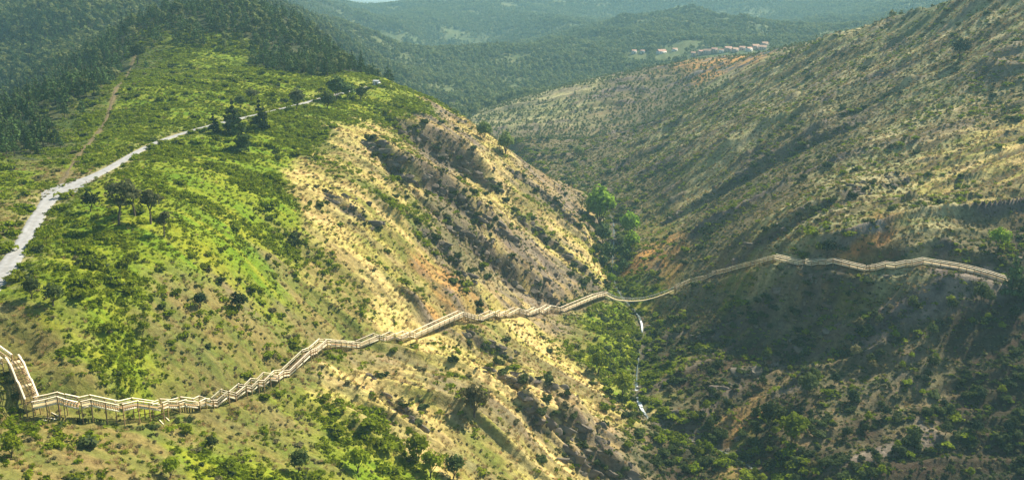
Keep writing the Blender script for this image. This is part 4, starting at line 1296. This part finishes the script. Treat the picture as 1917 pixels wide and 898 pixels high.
# big bushes and low trees massed on the lower right slope
def right_thicket():
    rng = np.random.default_rng(91)
    uu = rng.uniform(1235, 1915, 150); vv = rng.uniform(545, 905, 150)
    keep = vv > np.interp(uu, [1235, 1330, 1917], [700, 560, 560])
    uu, vv = uu[keep], vv[keep]
    x, y, z, _ = march(height, uu, vv)
    d = np.minimum(polyline_dist(RIGHT[:, 0], RIGHT[:, 1], x, y, 12.0)[0], polyline_dist(STREAM[:, 0], STREAM[:, 1], x, y, 12.0)[0])
    cl = fbm(x / 22, y / 22, 731, 2)
    src = {}; made = {}
    for n_ in range(len(uu)):
        if d[n_] < 4 or cl[n_] < -0.25: continue
        k = int(rng.choice(4, p=[.42, .22, .2, .16])); sc = rng.uniform(0.45, 1.0)
        loc = (float(x[n_]), float(y[n_]), float(z[n_]) - 0.2)
        nm, mt = (('dark green', M_DARK), ('blackish green', M_SHADE), ('fresh green', M_BRIGHT), ('olive', M_OLIVE))[k]
        if k not in src: o = src[k] = tree_thing('large_bush', RND[k % 2], (M_BARK, mt), loc, 0, sc, 'bush', None, 'bush')
        else: o = dup_tree(src[k], loc, rng.random() * 6.28, sc)
        w_ = 'just below the far boardwalk' if vv[n_] < 640 else ('half way down the dark right slope' if vv[n_] < 770 else 'at the foot of the dark right slope')
        made.setdefault(f'{"big" if sc > .75 else "middling"} {nm} bush {w_}', []).append((float(uu[n_]), o, f'{nm} bushes {w_}'))
    for lb, lst in made.items(): label_row(lb, lst, 'bush')
right_thicket()

# ------------------------------------------------------------------ rocks: ledge blocks on the ribs
def rock_mesh(seed):
    rng = np.random.default_rng(seed)
    V, F = blob(rng, (0, 0, 0), (1, 1, 1), 0.0, 14, 10)
    for _ in range(12):
        n = rng.normal(size=3) * [1, 1, 0.8]; n /= np.linalg.norm(n); d = 0.36 + 0.26 * rng.random()
        s = V @ n
        V = V - np.maximum(s - d, 0)[:, None] * n
    V = V * [1.9, 0.95, 1.0] + rng.normal(scale=0.02, size=V.shape)
    # layered: shear the block along the dip of the beds
    V[:, 2] += 0.55 * V[:, 1] + 0.12 * np.floor(V[:, 1] * 5) / 5
    o = mesh_obj('rock', V, F, M_ROCK, link=False); me = o.data; bpy.data.objects.remove(o)
    return me
ME_ROCK = [rock_mesh(141 + i) for i in range(6)]

def build_rocks():
    RKP = pz(FZ, R=.07, Y=.006, W=.003, D=.001, O=.004, T=.0008) * sstep(-.1, .5, fbm(FX / 12, FY / 5, 721, 3)) + SCR * 0.16 + 0.10 * np.exp(-(D_STREAM / 3.5) ** 2)
    i = take(RKP, (D_WALK > 3.2) & (D_ROAD > 3.5) & (D_TRAIL > 2) & (D_STREAM > 0.6))
    x, y = FX[i], FY[i]; z = height(x, y)
    s = (0.30 + 1.1 * FR.random(i.size) ** 3.0) * (1 + 0.4 * SCR[i])
    rz = 0.25 * FR.normal(size=i.size) + np.where(x > 50, 0.15, -0.3)
    iv, u, v, f = in_view(x, y, z)
    order = np.argsort(-(s / f) * iv)[:420]
    ind = order[visible(x[order], y[order], z[order] + 0.5)][:80]
    made = {}
    # ledge slabs standing along each scarp
    lx, ly, lk = [], [], []
    for q, (L, A, wd) in enumerate(SCARPS[:12]):
        R2 = resample(L, 2.1)
        for r_ in R2[1:-1]:
            lx.append(r_[0] + FR.normal() * 0.8); ly.append(r_[1] - 0.3 * wd + FR.normal() * 0.9); lk.append(min(0.55 + 0.16 * A, 1.7) * FR.uniform(0.55, 1.1))
    lx, ly = np.array(lx), np.array(ly); lz = height(lx, ly)
    dw = np.full(lx.size, 1e9)
    for L, _g3 in WALKS: dw = np.minimum(dw, polyline_dist(L[:, 0], L[:, 1], lx, ly, 8.0)[0])
    _, lu, lv, lf = in_view(lx, ly, lz)
    for j in range(lx.size):
        if dw[j] < 3.5: continue
        o = bpy.data.objects.new('rock_ledge', ME_ROCK[j % 6]); COL.objects.link(o)
        k = float(lk[j])
        o.location = (lx[j], ly[j], lz[j] - 0.1 * k); o.rotation_euler = (random.uniform(-.35, .15), random.uniform(0, .35), random.uniform(-0.65, -0.1)); o.scale = (k * random.uniform(1.2, 2.2), k, k * random.uniform(0.7, 1.3))
        w_ = place_name(lu[j], lv[j], lx[j], ly[j])
        made.setdefault('dark rock slab ' + w_, []).append((float(lu[j]), o, 'ledge slabs ' + w_))
    for n_, j in enumerate(ind):
        o = bpy.data.objects.new('rock_outcrop', ME_ROCK[n_ % 6]); COL.objects.link(o)
        k = float(s[j])
        o.location = (x[j], y[j], z[j] - 0.12 * k); o.rotation_euler = (random.uniform(-.2, .2), random.uniform(-.1, .3), float(rz[j])); o.scale = (k * random.uniform(1.1, 1.9), k, k * random.uniform(0.7, 1.2))
        w_ = place_name(u[j], v[j], x[j], y[j])
        made.setdefault('grey angular rock outcrop ' + w_, []).append((float(u[j]), o, 'rock outcrops ' + w_))
    for lb, lst in made.items():
        label_row(lb, lst, 'rock')
    rest = np.setdiff1d(np.arange(x.size), ind)
    scatter_stuff('loose_rocks', ME_ROCK, np.c_[x, y, z][rest], s[rest], rz[rest], 'small grey rocks strewn along the rock ribs and stream')
build_rocks()

# ------------------------------------------------------------------ small white hut and notice board at the end of the road
white = noise_mat('white_paint', (.76, .76, .74), (.84, .84, .82), 2.0, 0.6, 0.05, 4)
tile = noise_mat('pale_roof', (.70, .70, .70), (.82, .82, .80), 3.0, 0.5, 0.1, 4)
dark_wood = noise_mat('door_wood', (.10, .07, .05), (.16, .12, .08), 4.0, 0.7, 0.1, 4)

def build_hut():
    x, y, z = base_at(705, 160)
    r = bpy.data.objects.new('white_hut', None); COL.objects.link(r); r.location = (x, y, z); r.rotation_euler = (0, 0, -0.35)
    tag(r, 'tiny white hut at the far end of the gravel road', 'hut')
    V, F = boxes([((0, 0, 0.8), (3.0, 0, 0), (0, 2.4, 0), (0, 0, 2.2))]); mesh_obj('wall', V, F, white, r)
    V = np.array([(-1.7, -1.4, 1.88), (1.7, -1.4, 1.88), (1.7, 1.4, 1.88), (-1.7, 1.4, 1.88), (-1.7, 0, 2.6), (1.7, 0, 2.6)])
    o = mesh_obj('roof', V, [(0, 1, 5, 4), (2, 3, 4, 5), (0, 3, 2, 1)], tile, r)
    me = o.data
    V2, F2 = boxes([((0.4, -1.22, 0.75), (0.8, 0, 0), (0, 0.06, 0), (0, 0, 1.9))]); mesh_obj('door', V2, F2, dark_wood, r)
    V2, F2 = boxes([((-0.8, -1.22, 1.1), (0.6, 0, 0), (0, 0.05, 0), (0, 0, 0.6))]); mesh_obj('window', V2, F2, dark_wood, r)
build_hut()

# ------------------------------------------------------------------ hamlet in the far valley
plaster = [noise_mat('lime_wall', (.70, .68, .64), (.82, .80, .76), 0.8, 0.8, 0.1, 4), noise_mat('rose_wall', (.52, .40, .36), (.66, .52, .46), 0.8, 0.8, 0.1, 4)]
terracotta = noise_mat('roof_tiles', (.32, .17, .125), (.46, .26, .19), 1.2, 0.8, 0.3, 4, obj_rand=0.2)
def build_hamlet():
    X, Y, Z, _ = HAM
    nth = 0
    for (u, v, wpx, kind), x, y, z in zip(HAMLET, X, Y, Z):
        w = wpx * y / FPX * random.uniform(0.8, 1.25); d = w * 0.7; h = 3.6
        r = bpy.data.objects.new('house', None); COL.objects.link(r); r.location = (x, y, z); r.rotation_euler = (0, 0, random.uniform(-0.5, 0.5))
        V, F = boxes([((0, 0, h / 2 - 1), (w, 0, 0), (0, d, 0), (0, 0, h + 2))]); wl = mesh_obj('wall', V, F, plaster[kind], r)
        e = 0.4
        V = np.array([(-w / 2 - e, -d / 2 - e, h - .1), (w / 2 + e, -d / 2 - e, h - .1), (w / 2 + e, d / 2 + e, h - .1), (-w / 2 - e, d / 2 + e, h - .1), (-w / 2 - e, 0, h + d * .3), (w / 2 + e, 0, h + d * .3)])
        me = bpy.data.meshes.new('roof'); me.from_pydata(V.tolist(), [], [(0, 1, 5, 4), (2, 3, 4, 5), (0, 4, 3), (1, 2, 5), (0, 3, 2, 1)]); me.materials.append(terracotta)
        o = bpy.data.objects.new('roof', me); COL.objects.link(o); o.parent = r
        V, F = boxes([((0, -d / 2 - 0.02, 0.95), (1.0, 0, 0), (0, 0.08, 0), (0, 0, 2.1))]); mesh_obj('door', V, F, dark_wood, r)
        for sx in (-0.3, 0.3):
            V, F = boxes([((sx * w, -d / 2 - 0.02, 1.9), (0.9, 0, 0), (0, 0.08, 0), (0, 0, 1.1))]); mesh_obj('window', V, F, dark_wood, r)
        nth += 1
        if u < 1290: lb = {1187: 'small white house with red roof, leftmost of the far hamlet', 1203: 'small white house with red roof, second from left in the far hamlet', 1238: 'long white house with red roof, widest of the far hamlet', 1263: 'small white house with red roof just right of the longest one'}[u]; g = 'white houses of the far hamlet'
        else:
            lb = ('white' if kind == 0 else 'rose') + ' walled house in the far hamlet row, ' + (ORD[nth - 5] if nth - 5 < 10 else ('second from right' if u == 1427 else 'rightmost')); g = 'row houses of the far hamlet'
        tag(r, lb, 'house', g)
build_hamlet()

def build_board():
    x, y, z = base_at(608, 191)
    r = bpy.data.objects.new('notice_board', None); COL.objects.link(r); r.location = (x, y, z)
    tag(r, 'small upright white board beside the road left of the blue green trees', 'board')
    V, F = boxes([((0, 0, 1.9), (1.3, 0, 0), (0, 0.06, 0), (0, 0, 1.9))]); mesh_obj('panel', V, F, white, r)
    for s in (-0.5, 0.5):
        V, F = boxes([((s, 0.06, 1.1), (0.1, 0, 0), (0, 0.06, 0), (0, 0, 2.8))]); mesh_obj('post', V, F, timber_post, r)
build_board()

# loose timbers left below the boardwalk corner
for k, (u, v, L, a, lb) in enumerate([(302, 790, 2.6, -0.9, 'pale plank lying below the lowest boardwalk stretch, left of two'), (313, 784, 2.6, -0.9, 'pale plank lying below the lowest boardwalk stretch, right of two'), (103, 776, 2.4, -0.6, 'weathered plank on the ground under the boardwalk corner, upper of two'), (96, 784, 2.2, -0.25, 'weathered plank on the ground under the boardwalk corner, lower of two'), (82, 787, 1.0, 0.0, 'short white offcut on the ground beside the boardwalk corner')]):
    x, y, z = base_at(u, v)
    g1 = float(height(x + math.cos(a) * L / 2, y + math.sin(a) * L / 2)); g0 = float(height(x - math.cos(a) * L / 2, y - math.sin(a) * L / 2))
    V, F = boxes([((0, 0, 0), (L * math.cos(a), L * math.sin(a), g1 - g0), (-0.2 * math.sin(a), 0.2 * math.cos(a), 0), (0, 0, 0.07))])
    o = mesh_obj('loose_plank', V, F, timber); o.location = (x, y, (g0 + g1) / 2 + 0.12)
    tag(o, lb, 'plank')

# ------------------------------------------------------------------ haze: the air of the valley
def build_haze():
    x0, x1, y0, y1, z0, z1 = -5300, 5300, -2000, 5300, -250, 700
    V = [(x0, y0, z0), (x1, y0, z0), (x1, y1, z0), (x0, y1, z0), (x0, y0, z1), (x1, y0, z1), (x1, y1, z1), (x0, y1, z1)]
    F = [(0, 3, 2, 1), (4, 5, 6, 7), (0, 1, 5, 4), (1, 2, 6, 5), (2, 3, 7, 6), (3, 0, 4, 7)]
    m = bpy.data.materials.new('haze'); m.use_nodes = True
    t = m.node_tree
    for n in list(t.nodes):
        if n.type != 'OUTPUT_MATERIAL': t.nodes.remove(n)
    pv = t.nodes.new('ShaderNodeVolumePrincipled')
    pv.inputs['Color'].default_value = (0.42, 0.80, 1.0, 1)
    pv.inputs['Density'].default_value = 0.00018
    pv.inputs['Anisotropy'].default_value = 0.1
    t.links.new(pv.outputs[0], [n for n in t.nodes if n.type == 'OUTPUT_MATERIAL'][0].inputs['Volume'])
    o = mesh_obj('haze', V, F, m)
    tag(o, 'thin blue haze filling the valley air', kind='stuff')
build_haze()
